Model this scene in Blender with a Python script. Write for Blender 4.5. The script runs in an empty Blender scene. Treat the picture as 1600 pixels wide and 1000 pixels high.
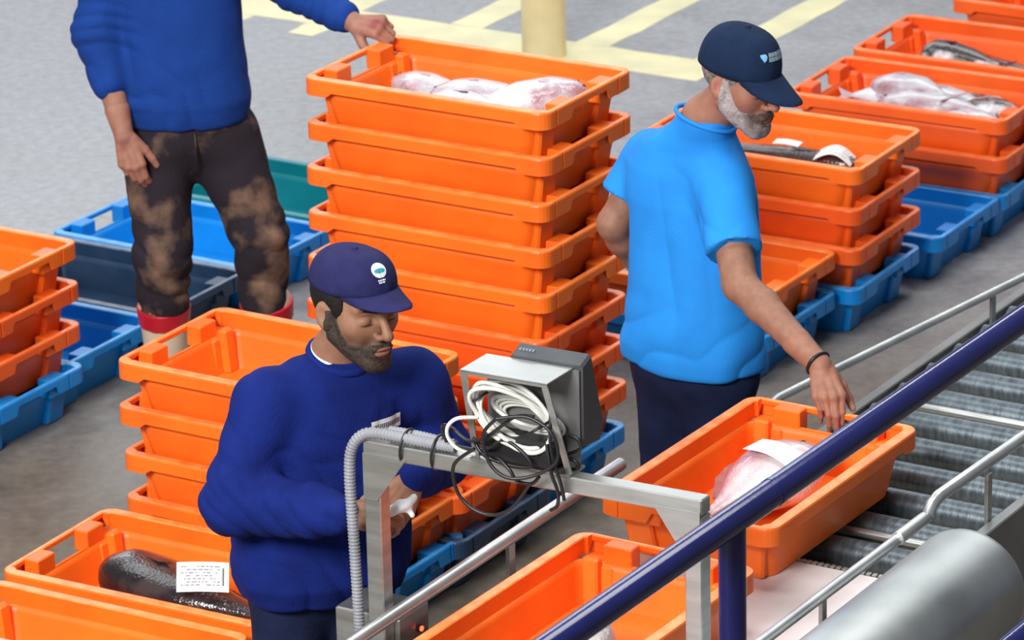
import bpy, bmesh, math, random
import numpy as np
from mathutils import Vector, Matrix

# ------------------------------------------------------------------ camera, world, lights, exposure
SC = bpy.context.scene
COL = SC.collection
PITCH, ROLL, CAMH = 0.34526, 0.0229, 4.829
cam_d = bpy.data.cameras.new('camera')
cam = bpy.data.objects.new('camera', cam_d)
COL.objects.link(cam)
cam_d.sensor_width = 36.0
cam_d.lens = 7000.0 / 1600.0 * 36.0
cam_d.clip_end = 200
fw = Vector((0, math.cos(PITCH), -math.sin(PITCH)))
rt = Vector((1, 0, 0))
up = rt.cross(fw)
cr, sr = math.cos(ROLL), math.sin(ROLL)
rt2, up2 = rt * cr + up * -sr, up * cr + rt * sr
M = Matrix((rt2, up2, -fw)).transposed().to_4x4()
M.translation = Vector((0, 0, CAMH))
cam.matrix_world = M
cam_d.dof.use_dof = True
cam_d.dof.focus_distance = 10.2
cam_d.dof.aperture_fstop = 9.0
SC.camera = cam

SC.view_settings.view_transform = 'Standard'
SC.view_settings.look = 'None'
SC.view_settings.gamma = 1.0
SC.view_settings.use_curve_mapping = False
SC.view_settings.exposure = 0.0

wd = bpy.data.worlds.new('hall_air')
SC.world = wd
wd.use_nodes = True
bgn = wd.node_tree.nodes['Background']
bgn.inputs['Color'].default_value = (0.88, 0.93, 1.0, 1)
bgn.inputs['Strength'].default_value = 0.17


def area(name, loc, aim, sx, sy, power, color):
    d = bpy.data.lights.new(name, 'AREA')
    d.shape = 'RECTANGLE'
    d.size, d.size_y, d.energy, d.color = sx, sy, power, color
    o = bpy.data.objects.new(name, d)
    COL.objects.link(o)
    o.location = loc
    o.rotation_euler = (Vector(aim) - Vector(loc)).to_track_quat('-Z', 'Y').to_euler()
    return o


# the hall's ceiling fittings and the open loading side behind on the left
area('hall_lamp', (-4.5, 2.5, 6.5), (-0.3, 11.0, 0.6), 4.0, 2.5, 1540, (1.0, 0.985, 0.96))
area('hall_lamp', (0.0, 10.5, 7.5), (0.2, 11.5, 0), 4.0, 2.0, 240, (1.0, 0.985, 0.96))
area('hall_lamp', (3.0, 15.0, 7.5), (1.2, 13.0, 0), 4.0, 2.0, 150, (1.0, 0.98, 0.95))
area('hall_lamp', (-3.0, 16.5, 7.5), (-1.5, 15.5, 0), 6.0, 3.0, 200, (0.93, 0.97, 1.0))
area('loading_side', (-4.0, 27.0, 5.0), (-1.5, 15.0, 0.0), 9.0, 4.0, 220, (0.88, 0.94, 1.0))
area('hall_lamp', (8.0, 22.0, 7.5), (0.5, 12.0, 0.5), 6.0, 2.0, 130, (0.95, 0.98, 1.0))
area('hall_lamp', (0.5, 24.0, 7.0), (0.0, 10.0, 0.5), 12.0, 1.2, 330, (0.95, 0.98, 1.0))

TH = math.radians(-31.3)
UX, UY = math.cos(TH), math.sin(TH)


def W(u, v, z=0.0):
    return (u * UX - v * UY, u * UY + v * UX, z)


RNG = random.Random(7)


# ------------------------------------------------------------------ materials
def srgb(r, g, b):
    return tuple(((c / 255) / 12.92 if c / 255 <= 0.04045 else ((c / 255 + 0.055) / 1.055) ** 2.4) for c in (r, g, b))


def mat(name, col, rough=0.5, col2=None, nscale=6.0, ndetail=4.0, lo=0.35, hi=0.65, bump=0.0, bscale=60.0, metal=0.0,
        rand=0.0, emit=0.0, stretch=None, sub=0.0, spec=0.5, coat=0.0, rvar=0.0, attr=None):
    m = bpy.data.materials.new(name)
    m.use_nodes = True
    nt = m.node_tree
    N, L = nt.nodes, nt.links
    b = N['Principled BSDF']
    b.inputs['Roughness'].default_value = rough
    b.inputs['Metallic'].default_value = metal
    b.inputs['Specular IOR Level'].default_value = spec
    b.inputs['Coat Weight'].default_value = coat
    b.inputs['Coat Roughness'].default_value = 0.15
    if sub:
        b.inputs['Subsurface Weight'].default_value = sub
        b.inputs['Subsurface Radius'].default_value = (0.02, 0.008, 0.004)
        b.inputs['Subsurface Scale'].default_value = 0.6
    tc = N.new('ShaderNodeTexCoord')
    mp = N.new('ShaderNodeMapping')
    L.new(tc.outputs['Object'], mp.inputs['Vector'])
    if stretch:
        mp.inputs['Scale'].default_value = stretch
    no = N.new('ShaderNodeTexNoise')
    no.inputs['Scale'].default_value = nscale
    no.inputs['Detail'].default_value = ndetail
    L.new(mp.outputs['Vector'], no.inputs['Vector'])
    rp = N.new('ShaderNodeValToRGB')
    rp.color_ramp.elements[0].position = lo
    rp.color_ramp.elements[1].position = hi
    c2 = col2 if col2 else tuple(c * 0.86 for c in col)
    rp.color_ramp.elements[0].color = (*c2, 1)
    rp.color_ramp.elements[1].color = (*col, 1)
    L.new(no.outputs['Fac'], rp.inputs['Fac'])
    out = rp.outputs['Color']
    if attr:
        at = N.new('ShaderNodeAttribute')
        at.attribute_name = attr
        mx = N.new('ShaderNodeMix')
        mx.data_type = 'RGBA'
        mx.blend_type = 'MULTIPLY'
        mx.inputs[0].default_value = 1.0
        L.new(at.outputs['Color'], mx.inputs[6])
        L.new(out, mx.inputs[7])
        out = mx.outputs[2]
    if rand:
        oi = N.new('ShaderNodeObjectInfo')
        mr = N.new('ShaderNodeMapRange')
        mr.inputs['To Min'].default_value = 1 - rand
        mr.inputs['To Max'].default_value = 1 + rand
        L.new(oi.outputs['Random'], mr.inputs['Value'])
        hs = N.new('ShaderNodeHueSaturation')
        L.new(mr.outputs['Result'], hs.inputs['Value'])
        L.new(out, hs.inputs['Color'])
        out = hs.outputs['Color']
    L.new(out, b.inputs['Base Color'])
    if rvar:
        mr2 = N.new('ShaderNodeMapRange')
        mr2.inputs['To Min'].default_value = rough - rvar
        mr2.inputs['To Max'].default_value = rough + rvar
        L.new(no.outputs['Fac'], mr2.inputs['Value'])
        L.new(mr2.outputs['Result'], b.inputs['Roughness'])
    if bump:
        n2 = N.new('ShaderNodeTexNoise')
        n2.inputs['Scale'].default_value = bscale
        n2.inputs['Detail'].default_value = 3
        L.new(mp.outputs['Vector'], n2.inputs['Vector'])
        bp = N.new('ShaderNodeBump')
        bp.inputs['Strength'].default_value = bump
        bp.inputs['Distance'].default_value = 0.004
        L.new(n2.outputs['Fac'], bp.inputs['Height'])
        L.new(bp.outputs['Normal'], b.inputs['Normal'])
    if emit:
        b.inputs['Emission Color'].default_value = (*col, 1)
        b.inputs['Emission Strength'].default_value = emit
    return m


ORANGE = mat('orange_plastic', (0.96, 0.18, 0.012), 0.42, (0.88, 0.14, 0.010), 5, 4, bump=0.06, bscale=25, rand=0.06)
REDOR = mat('red_orange_plastic', (0.91, 0.125, 0.012), 0.42, (0.80, 0.095, 0.010), 5, 4, bump=0.06, bscale=25, rand=0.06)
WORN_HIGHLIT = {'orange_plastic': mat('scuffed_highlit_orange_rim', (0.98, 0.32, 0.085), 0.36, (0.95, 0.20, 0.03), 18, 6, lo=.38, hi=.62, bump=0.08, bscale=60),  # rim tops: scuffing plus a pale highlight painted into the colour
        'red_orange_plastic': mat('scuffed_highlit_red_orange_rim', (0.96, 0.27, 0.085), 0.36, (0.92, 0.16, 0.03), 18, 6, lo=.38, hi=.62, bump=0.08, bscale=60),
        'blue_plastic': mat('scuffed_highlit_blue_rim', (0.08, 0.38, 0.82), 0.36, (0.02, 0.27, 0.72), 18, 6, lo=.38, hi=.62, bump=0.08, bscale=60),
        'navy_plastic': mat('scuffed_highlit_navy_rim', (0.11, 0.16, 0.25), 0.36, (0.03, 0.06, 0.13), 18, 6, lo=.38, hi=.62, bump=0.08, bscale=60)}
BLUE = mat('blue_plastic', (0.0, 0.24, 0.70), 0.42, (0.0, 0.20, 0.60), 5, 4, bump=0.06, bscale=25, rand=0.05)
NAVYP = mat('navy_plastic', (0.010, 0.035, 0.085), 0.45, (0.02, 0.05, 0.11), 9, 5, bump=0.06, bscale=25)
TEAL = mat('teal_plastic', (0.0, 0.22, 0.27), 0.42, (0.0, 0.18, 0.23), 5, 4, bump=0.06, bscale=25)
STEEL = mat('brushed_steel', (0.50, 0.51, 0.50), 0.38, (0.38, 0.39, 0.38), 5, 6, metal=0.85, stretch=(1, 1, 8), bump=0.04, bscale=80, rvar=0.1)
DRUMST = mat('rolled_steel', (0.50, 0.53, 0.53), 0.40, (0.38, 0.41, 0.41), 5, 6, metal=0.9, stretch=(1, 1, 1), bump=0.03, bscale=60, rvar=0.1)
ZINC = mat('zinc_tube', (0.15, 0.185, 0.21), 0.36, (0.08, 0.10, 0.12), 24, 6, metal=0.6, stretch=(3, 1, 1), rvar=0.12, bump=0.1, bscale=90)
RAILST = mat('rail_steel', (0.66, 0.68, 0.68), 0.33, (0.52, 0.54, 0.55), 9, 5, metal=0.8, rvar=0.08)
DARKST = mat('grey_sheet', (0.20, 0.20, 0.20), 0.45, (0.15, 0.15, 0.15), 6, 5, metal=0.4)
SHEETG = mat('grey_steel_sheet', (0.30, 0.31, 0.31), 0.42, (0.24, 0.25, 0.25), 6, 5, metal=0.5)
PLATE = mat('pale_plate', (0.72, 0.66, 0.66), 0.3, (0.64, 0.58, 0.58), 7, 5)
RAILBLUE = mat('navy_paint', (0.013, 0.016, 0.125), 0.12, (0.010, 0.013, 0.10), 6, 4, coat=0.0, bump=0.03, bscale=70)
BLACKP = mat('black_plastic', (0.012, 0.012, 0.014), 0.4)
CHAR = mat('charcoal_plastic', (0.055, 0.060, 0.068), 0.45, (0.045, 0.05, 0.058), 20, 4, bump=0.1, bscale=200)
WHITEC = mat('white_cable', (0.74, 0.75, 0.70), 0.45, (0.62, 0.62, 0.57), 14, 3)
CONDUIT = mat('grey_conduit', (0.29, 0.30, 0.33), 0.55, (0.22, 0.23, 0.26), 12, 3)
PAPER = mat('paper', (0.86, 0.87, 0.90), 0.7, (0.80, 0.81, 0.84), 10, 3)
INK = mat('ink', (0.16, 0.16, 0.19), 0.8)
REDLED = mat('red_lamp', (1.0, 0.05, 0.02), 0.3, emit=6.0)
YELLOWPOST = mat('cream_yellow_paint', (0.90, 0.77, 0.42), 0.5, (0.78, 0.62, 0.30), 4, 6, lo=0.3, hi=0.55)
GREYP = mat('grey_paint', (0.30, 0.33, 0.36), 0.5)
SKIN = mat('skin', (1, 1, 1), 0.58, spec=0.35, col2=(0.88, 0.86, 0.84), nscale=40, ndetail=4, sub=0.06, attr='tint', bump=0.08, bscale=220)
HAIRB = mat('black_hair', (0.007, 0.006, 0.006), 0.7, (0.014, 0.011, 0.010), 150, 2, spec=.25, bump=0.5, bscale=300)
BEARDB = mat('dark_beard', (0.018, 0.011, 0.009), 0.7, (0.05, 0.03, 0.02), 140, 3, bump=0.4, bscale=300)
BEARDG = mat('grey_beard', (0.48, 0.44, 0.43), 0.7, (0.16, 0.12, 0.11), 70, 3, bump=0.4, bscale=300)
HAIRG = mat('grey_hair', (0.30, 0.27, 0.26), 0.7, (0.12, 0.10, 0.09), 90, 3, bump=0.4, bscale=300)
EYEW = mat('eye_white', (0.7, 0.66, 0.62), 0.25)
PUPIL = mat('eye_iris', (0.03, 0.018, 0.012), 0.2)
SWEAT = mat('royal_blue_fleece', (0.005, 0.017, 0.160), 0.9, (0.003, 0.011, 0.110), 9, 6, bump=0.35, bscale=140, spec=0.2)
SWEATB = mat('cobalt_blue_fleece', (0.008, 0.050, 0.28), 0.85, (0.006, 0.040, 0.22), 7, 6, bump=0.35, bscale=140, spec=0.2)
TEE = mat('sky_blue_jersey', (0.020, 0.27, 0.78), 0.8, (0.018, 0.23, 0.70), 6, 4, bump=0.2, bscale=160, spec=0.2)
NAVYC = mat('navy_cloth', (0.010, 0.016, 0.055), 0.85, (0.007, 0.011, 0.04), 8, 4, bump=0.3, bscale=130, spec=0.2)
CAPY = mat('purple_navy_cotton', (0.022, 0.022, 0.095), 0.9, (0.016, 0.016, 0.075), 20, 4, bump=0.3, bscale=250, spec=0.2)
CAPT = mat('dark_navy_cotton', (0.008, 0.022, 0.062), 0.9, (0.006, 0.017, 0.05), 20, 4, bump=0.3, bscale=250, spec=0.2)
BLEACH = mat('bleached_black_denim', (0.022, 0.017, 0.024), 0.9, (0.24, 0.145, 0.095), 7.0, 8, lo=0.31, hi=0.50, bump=0.4, bscale=120, spec=0.2)
BOOTC = mat('cream_rubber', (0.68, 0.55, 0.40), 0.45, (0.58, 0.46, 0.33), 8, 3)
BOOTR = mat('red_rubber', (0.50, 0.006, 0.02), 0.4, (0.42, 0.004, 0.015), 8, 3)
WHITECL = mat('white_cloth', (0.80, 0.82, 0.84), 0.8)
LOGOW = mat('emblem_white', (0.72, 0.82, 0.88), 0.7)
LOGOT = mat('emblem_teal', (0.03, 0.30, 0.42), 0.7)
LOGOG = mat('emblem_grey_blue', (0.22, 0.30, 0.38), 0.7)
LOGOL = mat('emblem_light_blue', (0.20, 0.52, 0.85), 0.7)


def fish_mat(name, top, belly, rough=0.22, blotch=(0.45, 0.2, 0.22), bl=0.35):
    m = bpy.data.materials.new(name)
    m.use_nodes = True
    nt = m.node_tree
    N, L = nt.nodes, nt.links
    b = N['Principled BSDF']
    b.inputs['Roughness'].default_value = rough
    b.inputs['Coat Weight'].default_value = 0.35
    b.inputs['Coat Roughness'].default_value = 0.06
    tc = N.new('ShaderNodeTexCoord')
    sp = N.new('ShaderNodeSeparateXYZ')
    L.new(tc.outputs['Object'], sp.inputs[0])
    no = N.new('ShaderNodeTexNoise')
    no.inputs['Scale'].default_value = 14
    no.inputs['Detail'].default_value = 5
    L.new(tc.outputs['Object'], no.inputs['Vector'])
    ad = N.new('ShaderNodeMath')
    ad.operation = 'MULTIPLY_ADD'
    ad.inputs[1].default_value = 7.0
    L.new(sp.outputs['Y'], ad.inputs[0])
    L.new(no.outputs['Fac'], ad.inputs[2])
    rp = N.new('ShaderNodeValToRGB')
    rp.color_ramp.elements[0].position = 0.25
    rp.color_ramp.elements[1].position = 0.95
    rp.color_ramp.elements[0].color = (*belly, 1)
    rp.color_ramp.elements[1].color = (*top, 1)
    L.new(ad.outputs[0], rp.inputs['Fac'])
    n2 = N.new('ShaderNodeTexNoise')
    n2.inputs['Scale'].default_value = 9
    n2.inputs['Detail'].default_value = 4
    L.new(tc.outputs['Object'], n2.inputs['Vector'])
    r2 = N.new('ShaderNodeValToRGB')
    r2.color_ramp.elements[0].position = 0.52
    r2.color_ramp.elements[1].position = 0.64
    r2.color_ramp.elements[0].color = (0, 0, 0, 1)
    r2.color_ramp.elements[1].color = (bl, bl, bl, 1)
    L.new(n2.outputs['Fac'], r2.inputs['Fac'])
    mx = N.new('ShaderNodeMix')
    mx.data_type = 'RGBA'
    L.new(r2.outputs['Color'], mx.inputs[0])
    L.new(rp.outputs['Color'], mx.inputs[6])
    mx.inputs[7].default_value = (*blotch, 1)
    L.new(mx.outputs[2], b.inputs['Base Color'])
    vo = N.new('ShaderNodeTexVoronoi')
    vo.inputs['Scale'].default_value = 130
    L.new(tc.outputs['Object'], vo.inputs['Vector'])
    bp = N.new('ShaderNodeBump')
    bp.inputs['Strength'].default_value = 0.35
    bp.inputs['Distance'].default_value = 0.003
    L.new(vo.outputs['Distance'], bp.inputs['Height'])
    L.new(bp.outputs['Normal'], b.inputs['Normal'])
    return m


FISHW = fish_mat('pale_fish_skin', (0.44, 0.38, 0.42), (0.66, 0.67, 0.72), blotch=(0.30, 0.10, 0.13), bl=0.75)
FISHD = fish_mat('black_fish_skin', (0.016, 0.012, 0.014), (0.05, 0.035, 0.035), 0.2, (0.10, 0.07, 0.07), 0.4)
FISHR = fish_mat('silver_pink_fish_skin', (0.55, 0.22, 0.24), (0.74, 0.68, 0.70), 0.25, (0.55, 0.25, 0.27), 0.5)
FISHG = fish_mat('grey_fish_skin', (0.20, 0.19, 0.20), (0.45, 0.43, 0.44), 0.25, (0.3, 0.2, 0.2), 0.3)
FISHT = fish_mat('tan_fish_skin', (0.50, 0.36, 0.20), (0.66, 0.56, 0.42), 0.3, (0.4, 0.3, 0.2), 0.3)
FISHM = fish_mat('mottled_fish_skin', (0.03, 0.022, 0.025), (0.07, 0.05, 0.05), 0.22, (0.75, 0.72, 0.76), 0.95)
FINW = mat('pale_fin', (0.60, 0.50, 0.54), 0.3, (0.45, 0.33, 0.38), 30, 3)
FIND = mat('dark_fin', (0.020, 0.014, 0.016), 0.3, (0.05, 0.03, 0.035), 30, 3)
FINR = mat('red_fin', (0.48, 0.16, 0.12), 0.3, (0.36, 0.10, 0.09), 30, 3)
FEYE = mat('fish_eye', (0.01, 0.01, 0.012), 0.1)


# ------------------------------------------------------------------ object helpers
def empty(name, label, cat, loc, rotz=0.0, group=None):
    o = bpy.data.objects.new(name, None)
    COL.objects.link(o)
    o.location = loc
    o.rotation_euler = (0, 0, rotz)
    o.empty_display_size = 0.05
    o['label'], o['category'] = label, cat
    if group:
        o['group'] = group
    return o


def mesh_obj(name, me, m, parent=None, label=None):
    o = bpy.data.objects.new(name, me)
    COL.objects.link(o)
    if m is not None and not me.materials:
        me.materials.append(m)
    if parent:
        o.parent = parent
    if label:
        o['label'] = label
    return o


def tag(o, label, cat, group=None):
    o['label'], o['category'] = label, cat
    if group:
        o['group'] = group
    return o


def pyd(name, V, F, smooth=False):
    me = bpy.data.meshes.new(name)
    me.from_pydata([tuple(map(float, v)) for v in V], [], [tuple(map(int, f)) for f in F])
    if smooth:
        me.polygons.foreach_set('use_smooth', [True] * len(me.polygons))
    me.update()
    return me


class MB:
    """collects simple solids into one mesh"""

    def __init__(s):
        s.V, s.F, s.S = [], [], []

    def add(s, V, F, smooth=False):
        o = len(s.V)
        s.V += [tuple(v) for v in V]
        s.F += [tuple(i + o for i in f) for f in F]
        s.S += [smooth] * len(F)
        return s

    def box(s, x0, x1, y0, y1, z0, z1, f=None, ch=0.0, tap=None):
        """box with optional chamfer of the upright and top edges; f maps points"""
        if ch <= 0:
            V = [(x, y, z) for z in (z0, z1) for x, y in ((x0, y0), (x1, y0), (x1, y1), (x0, y1))]
            F = [(3, 2, 1, 0), (4, 5, 6, 7)] + [(i, (i + 1) % 4, 4 + (i + 1) % 4, 4 + i) for i in range(4)]
        else:
            def ring(e, z):
                a, b, c, d = x0 + e, x1 - e, y0 + e, y1 - e
                k = ch
                return [(a + k, c, z), (b - k, c, z), (b, c + k, z), (b, d - k, z), (b - k, d, z), (a + k, d, z), (a, d - k, z), (a, c + k, z)]
            R = [ring(ch, z0), ring(0, z0 + ch), ring(0, z1 - ch), ring(ch, z1)]
            V = [p for r in R for p in r]
            F = [tuple(range(7, -1, -1)), tuple(range(24, 32))]
            for k in range(3):
                F += [(8 * k + i, 8 * k + (i + 1) % 8, 8 * k + 8 + (i + 1) % 8, 8 * k + 8 + i) for i in range(8)]
        if f:
            V = [f(*p) for p in V]
        return s.add(V, F)

    def tube(s, pts, r, n=10, caps=True, closed=False):
        pts = [Vector(p) for p in pts]
        rs = r if isinstance(r, (list, tuple)) else [r] * len(pts)
        V, F = [], []
        prev = None
        m = len(pts)
        for i, p in enumerate(pts):
            if closed:
                t = pts[(i + 1) % m] - pts[i - 1]
            else:
                t = pts[min(i + 1, m - 1)] - pts[max(i - 1, 0)]
            t.normalize()
            if prev is None:
                a = Vector((0, 0, 1)) if abs(t.z) < 0.9 else Vector((1, 0, 0))
                n1 = t.cross(a).normalized()
            else:
                n1 = (prev - t * prev.dot(t)).normalized()
            prev = n1
            n2 = t.cross(n1)
            for k in range(n):
                an = 2 * math.pi * k / n
                V.append(p + (n1 * math.cos(an) + n2 * math.sin(an)) * rs[i])
        for i in range(m if closed else m - 1):
            j = (i + 1) % m
            for k in range(n):
                F.append((i * n + k, i * n + (k + 1) % n, j * n + (k + 1) % n, j * n + k))
        s.add(V, F, True)
        if caps and not closed:
            s.add(V[:n], [tuple(range(n - 1, -1, -1))])
            s.add(V[-n:], [tuple(range(n))])
        return s

    def mesh(s, name):
        me = bpy.data.meshes.new(name)
        me.from_pydata([tuple(v) for v in s.V], [], s.F)
        me.polygons.foreach_set('use_smooth', s.S)
        me.update()
        bm = bmesh.new()
        bm.from_mesh(me)
        bmesh.ops.recalc_face_normals(bm, faces=bm.faces)
        bm.to_mesh(me)
        bm.free()
        return me

    def obj(s, name, m, parent=None, label=None):
        return mesh_obj(name, s.mesh(name), m, parent, label)


def copy_tree(o, parent=None):
    c = o.copy()
    COL.objects.link(c)
    if parent:
        c.parent = parent
        c.matrix_parent_inverse = o.matrix_parent_inverse.copy()
    for ch in list(o.children):
        copy_tree(ch, c)
    return c


def smooth_path(P, n=6):
    P = [Vector(p) for p in P]
    out = []
    for i in range(len(P) - 1):
        p0, p1, p2, p3 = P[max(i - 1, 0)], P[i], P[i + 1], P[min(i + 2, len(P) - 1)]
        for k in range(n):
            t = k / n
            out.append(0.5 * ((2 * p1) + (p2 - p0) * t + (2 * p0 - 5 * p1 + 4 * p2 - p3) * t * t + (3 * p1 - p0 - 3 * p2 + p3) * t ** 3))
    out.append(P[-1])
    return out


def structure(o):
    o['kind'] = 'structure'
    return o


# ------------------------------------------------------------------ floor
def floor_material():
    m = bpy.data.materials.new('worn_concrete')
    m.use_nodes = True
    nt = m.node_tree
    N, L = nt.nodes, nt.links
    b = N['Principled BSDF']
    tc = N.new('ShaderNodeTexCoord')

    def noise(sc, det, ro=0.6):
        n = N.new('ShaderNodeTexNoise')
        n.inputs['Scale'].default_value = sc
        n.inputs['Detail'].default_value = det
        n.inputs['Roughness'].default_value = ro
        L.new(tc.outputs['Object'], n.inputs['Vector'])
        return n
    big, mid, fine = noise(0.55, 3), noise(3.2, 6), noise(26, 5)
    sp = N.new('ShaderNodeSeparateXYZ')
    L.new(tc.outputs['Object'], sp.inputs[0])
    # the aisle by the conveyor is darker brown, the hall behind is lighter grey
    mr = N.new('ShaderNodeMapRange')
    mr.inputs['From Min'].default_value = 12.2
    mr.inputs['From Max'].default_value = 14.4
    L.new(sp.outputs['Y'], mr.inputs['Value'])
    ad = N.new('ShaderNodeMath')
    ad.operation = 'MULTIPLY_ADD'
    ad.inputs[1].default_value = 0.8
    L.new(big.outputs['Fac'], ad.inputs[0])
    L.new(mr.outputs['Result'], ad.inputs[2])
    sb = N.new('ShaderNodeMath')
    sb.operation = 'SUBTRACT'
    sb.use_clamp = True
    L.new(ad.outputs[0], sb.inputs[0])
    sb.inputs[1].default_value = 0.4

    def ramp(src, c0, c1, p0, p1):
        r = N.new('ShaderNodeValToRGB')
        r.color_ramp.elements[0].position, r.color_ramp.elements[1].position = p0, p1
        r.color_ramp.elements[0].color = (*c0, 1)
        r.color_ramp.elements[1].color = (*c1, 1)
        L.new(src, r.inputs['Fac'])
        return r.outputs['Color']
    brown = ramp(mid.outputs['Fac'], (0.090, 0.072, 0.052), (0.175, 0.147, 0.112), 0.3, 0.7)
    grey = ramp(mid.outputs['Fac'], (0.31, 0.315, 0.34), (0.39, 0.395, 0.42), 0.3, 0.7)

    def mix(f, a, c, mode='MIX'):
        x = N.new('ShaderNodeMix')
        x.data_type = 'RGBA'
        x.blend_type = mode
        if isinstance(f, float):
            x.inputs[0].default_value = f
        else:
            L.new(f, x.inputs[0])
        L.new(a, x.inputs[6])
        L.new(c, x.inputs[7])
        return x.outputs[2]
    base = mix(sb.outputs[0], brown, grey)
    spk = ramp(fine.outputs['Fac'], (0.78, 0.78, 0.78), (1.1, 1.1, 1.1), 0.35, 0.65)
    L.new(mix(0.8, base, spk, 'MULTIPLY'), b.inputs['Base Color'])
    rr = N.new('ShaderNodeMapRange')
    rr.inputs['From Min'].default_value, rr.inputs['From Max'].default_value = 0.3, 0.7
    rr.inputs['To Min'].default_value, rr.inputs['To Max'].default_value = 0.34, 0.62
    L.new(mid.outputs['Fac'], rr.inputs['Value'])
    L.new(rr.outputs['Result'], b.inputs['Roughness'])
    bp = N.new('ShaderNodeBump')
    bp.inputs['Strength'].default_value = 0.06
    bp.inputs['Distance'].default_value = 0.006
    L.new(fine.outputs['Fac'], bp.inputs['Height'])
    L.new(bp.outputs['Normal'], b.inputs['Normal'])
    return m


fl = structure(MB().box(-14, 14, -2, 34, -0.2, 0.0).obj('floor', floor_material()))


def paint_material():
    m = mat('yellow_floor_paint', (0.88, 0.82, 0.50), 0.5, (0.72, 0.68, 0.44), 5, 7, lo=0.3, hi=0.62)
    return m


YPAINT = paint_material()


def stripe(u0, u1, v0, v1, wob=0.006):
    n = max(4, int(max(u1 - u0, v1 - v0) / 0.12))
    V, F = [], []
    long_u = (u1 - u0) > (v1 - v0)
    for i in range(n + 1):
        t = i / n
        for s in (0, 1):
            j = RNG.uniform(-wob, wob)
            u, v = (u0 + (u1 - u0) * t, (v0, v1)[s] + j) if long_u else ((u0, u1)[s] + j, v0 + (v1 - v0) * t)
            V.append(W(u, v, 0.0015))
    for i in range(n):
        F.append((2 * i, 2 * i + 1, 2 * i + 3, 2 * i + 2))
    V2 = [(x, y, 0.0) for x, y, z in V]
    k = len(V)
    F = F + [(2 * i + k, 2 * i + 2 + k, 2 * i + 3 + k, 2 * i + 1 + k) for i in range(n)]
    for i in range(n):
        F += [(2 * i, 2 * i + 2, 2 * i + 2 + k, 2 * i + k), (2 * i + 3, 2 * i + 1, 2 * i + 1 + k, 2 * i + 3 + k)]
    me = pyd('floor_marking', V + V2, F)
    return mesh_obj('floor_marking', me, YPAINT, fl)


stripe(-12.6, -7.71, 14.05, 14.29)
for uc in (-7.78, -8.30, -8.87, -9.42, -9.97, -10.52, -11.07, -11.62):
    stripe(uc - 0.072, uc + 0.072, 14.292, 17.6)
stripe(-9.45, -9.33, 13.90, 14.046)
stripe(-9.80, -9.70, 13.86, 14.046)

pp = empty('bollard', 'cream-yellow round post standing on the yellow floor lines behind the tall crate stack', 'post', (0.146, 16.40, 0))
MB().tube([(0, 0, 0.0), (0, 0, 0.30)], 0.0845, 28).obj('post', YELLOWPOST, pp)
MB().tube([(0, 0, 0.30), (0, 0, 0.50)], 0.0855, 28).obj('band', GREYP, pp, 'grey painted band around the post')
MB().tube([(0, 0, 0.50), (0, 0, 1.1)], 0.0845, 28).obj('post', YELLOWPOST, pp)

# ------------------------------------------------------------------ crates
CL, CW, CH, PITCHZ = 0.80, 0.50, 0.165, 0.131
HX, HY = 0.348, 0.224


def rrect(hx, hy, r, n=5, extra=()):
    """rounded rectangle perimeter, counter-clockwise: (x, y, nx, ny)"""
    P = []
    for cx, cy, a0 in ((hx - r, -hy + r, -90), (hx - r, hy - r, 0), (-hx + r, hy - r, 90), (-hx + r, -hy + r, 180)):
        for k in range(n + 1):
            a = math.radians(a0 + 90 * k / n)
            P.append((cx + r * math.cos(a), cy + r * math.sin(a), math.cos(a), math.sin(a)))
    return P


def crate_body():
    b = MB()
    n = 5
    zt = CH - 0.046
    lv = [(HX - 0.026, HY - 0.022, 0.0), (HX - 0.024, HY - 0.020, 0.006), (HX - 0.004, HY - 0.003, zt - 0.02), (HX, HY, zt)]
    outer = [[(x, y, z) for x, y, _, _ in rrect(hx, hy, 0.04, n)] for hx, hy, z in lv]
    t = 0.006
    li = [(HX - t, HY - t, zt), (HX - t - 0.004, HY - t - 0.003, zt - 0.02), (HX - t - 0.024, HY - t - 0.020, 0.014)]
    inner = [[(x, y, z) for x, y, _, _ in rrect(hx, hy, 0.036, n)] for hx, hy, z in li]
    rings = outer + inner
    m = len(rings[0])
    V = [p for r in rings for p in r]
    F = []
    S = []
    for k in range(len(rings) - 1):
        for i in range(m):
            F.append((k * m + i, k * m + (i + 1) % m, (k + 1) * m + (i + 1) % m, (k + 1) * m + i))
    b.add(V, F, True)
    b.add(rings[0], [tuple(range(m - 1, -1, -1))])
    b.add(rings[-1], [tuple(range(m))])
    # stacking pillars inside the short ends
    for sx in (-1, 1):
        for sy in (-1, 1):
            def f(x, y, z, sx=sx, sy=sy):
                k = (1 - (z / 0.13)) * 0.022
                return (sx * (x - k), sy * (y - k * 0.5), z)
            b.box(HX - 0.030, HX - 0.003, 0.156, 0.200, 0.012, CH - 0.0345, f, 0.005)
    return b.mesh('body')


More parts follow.
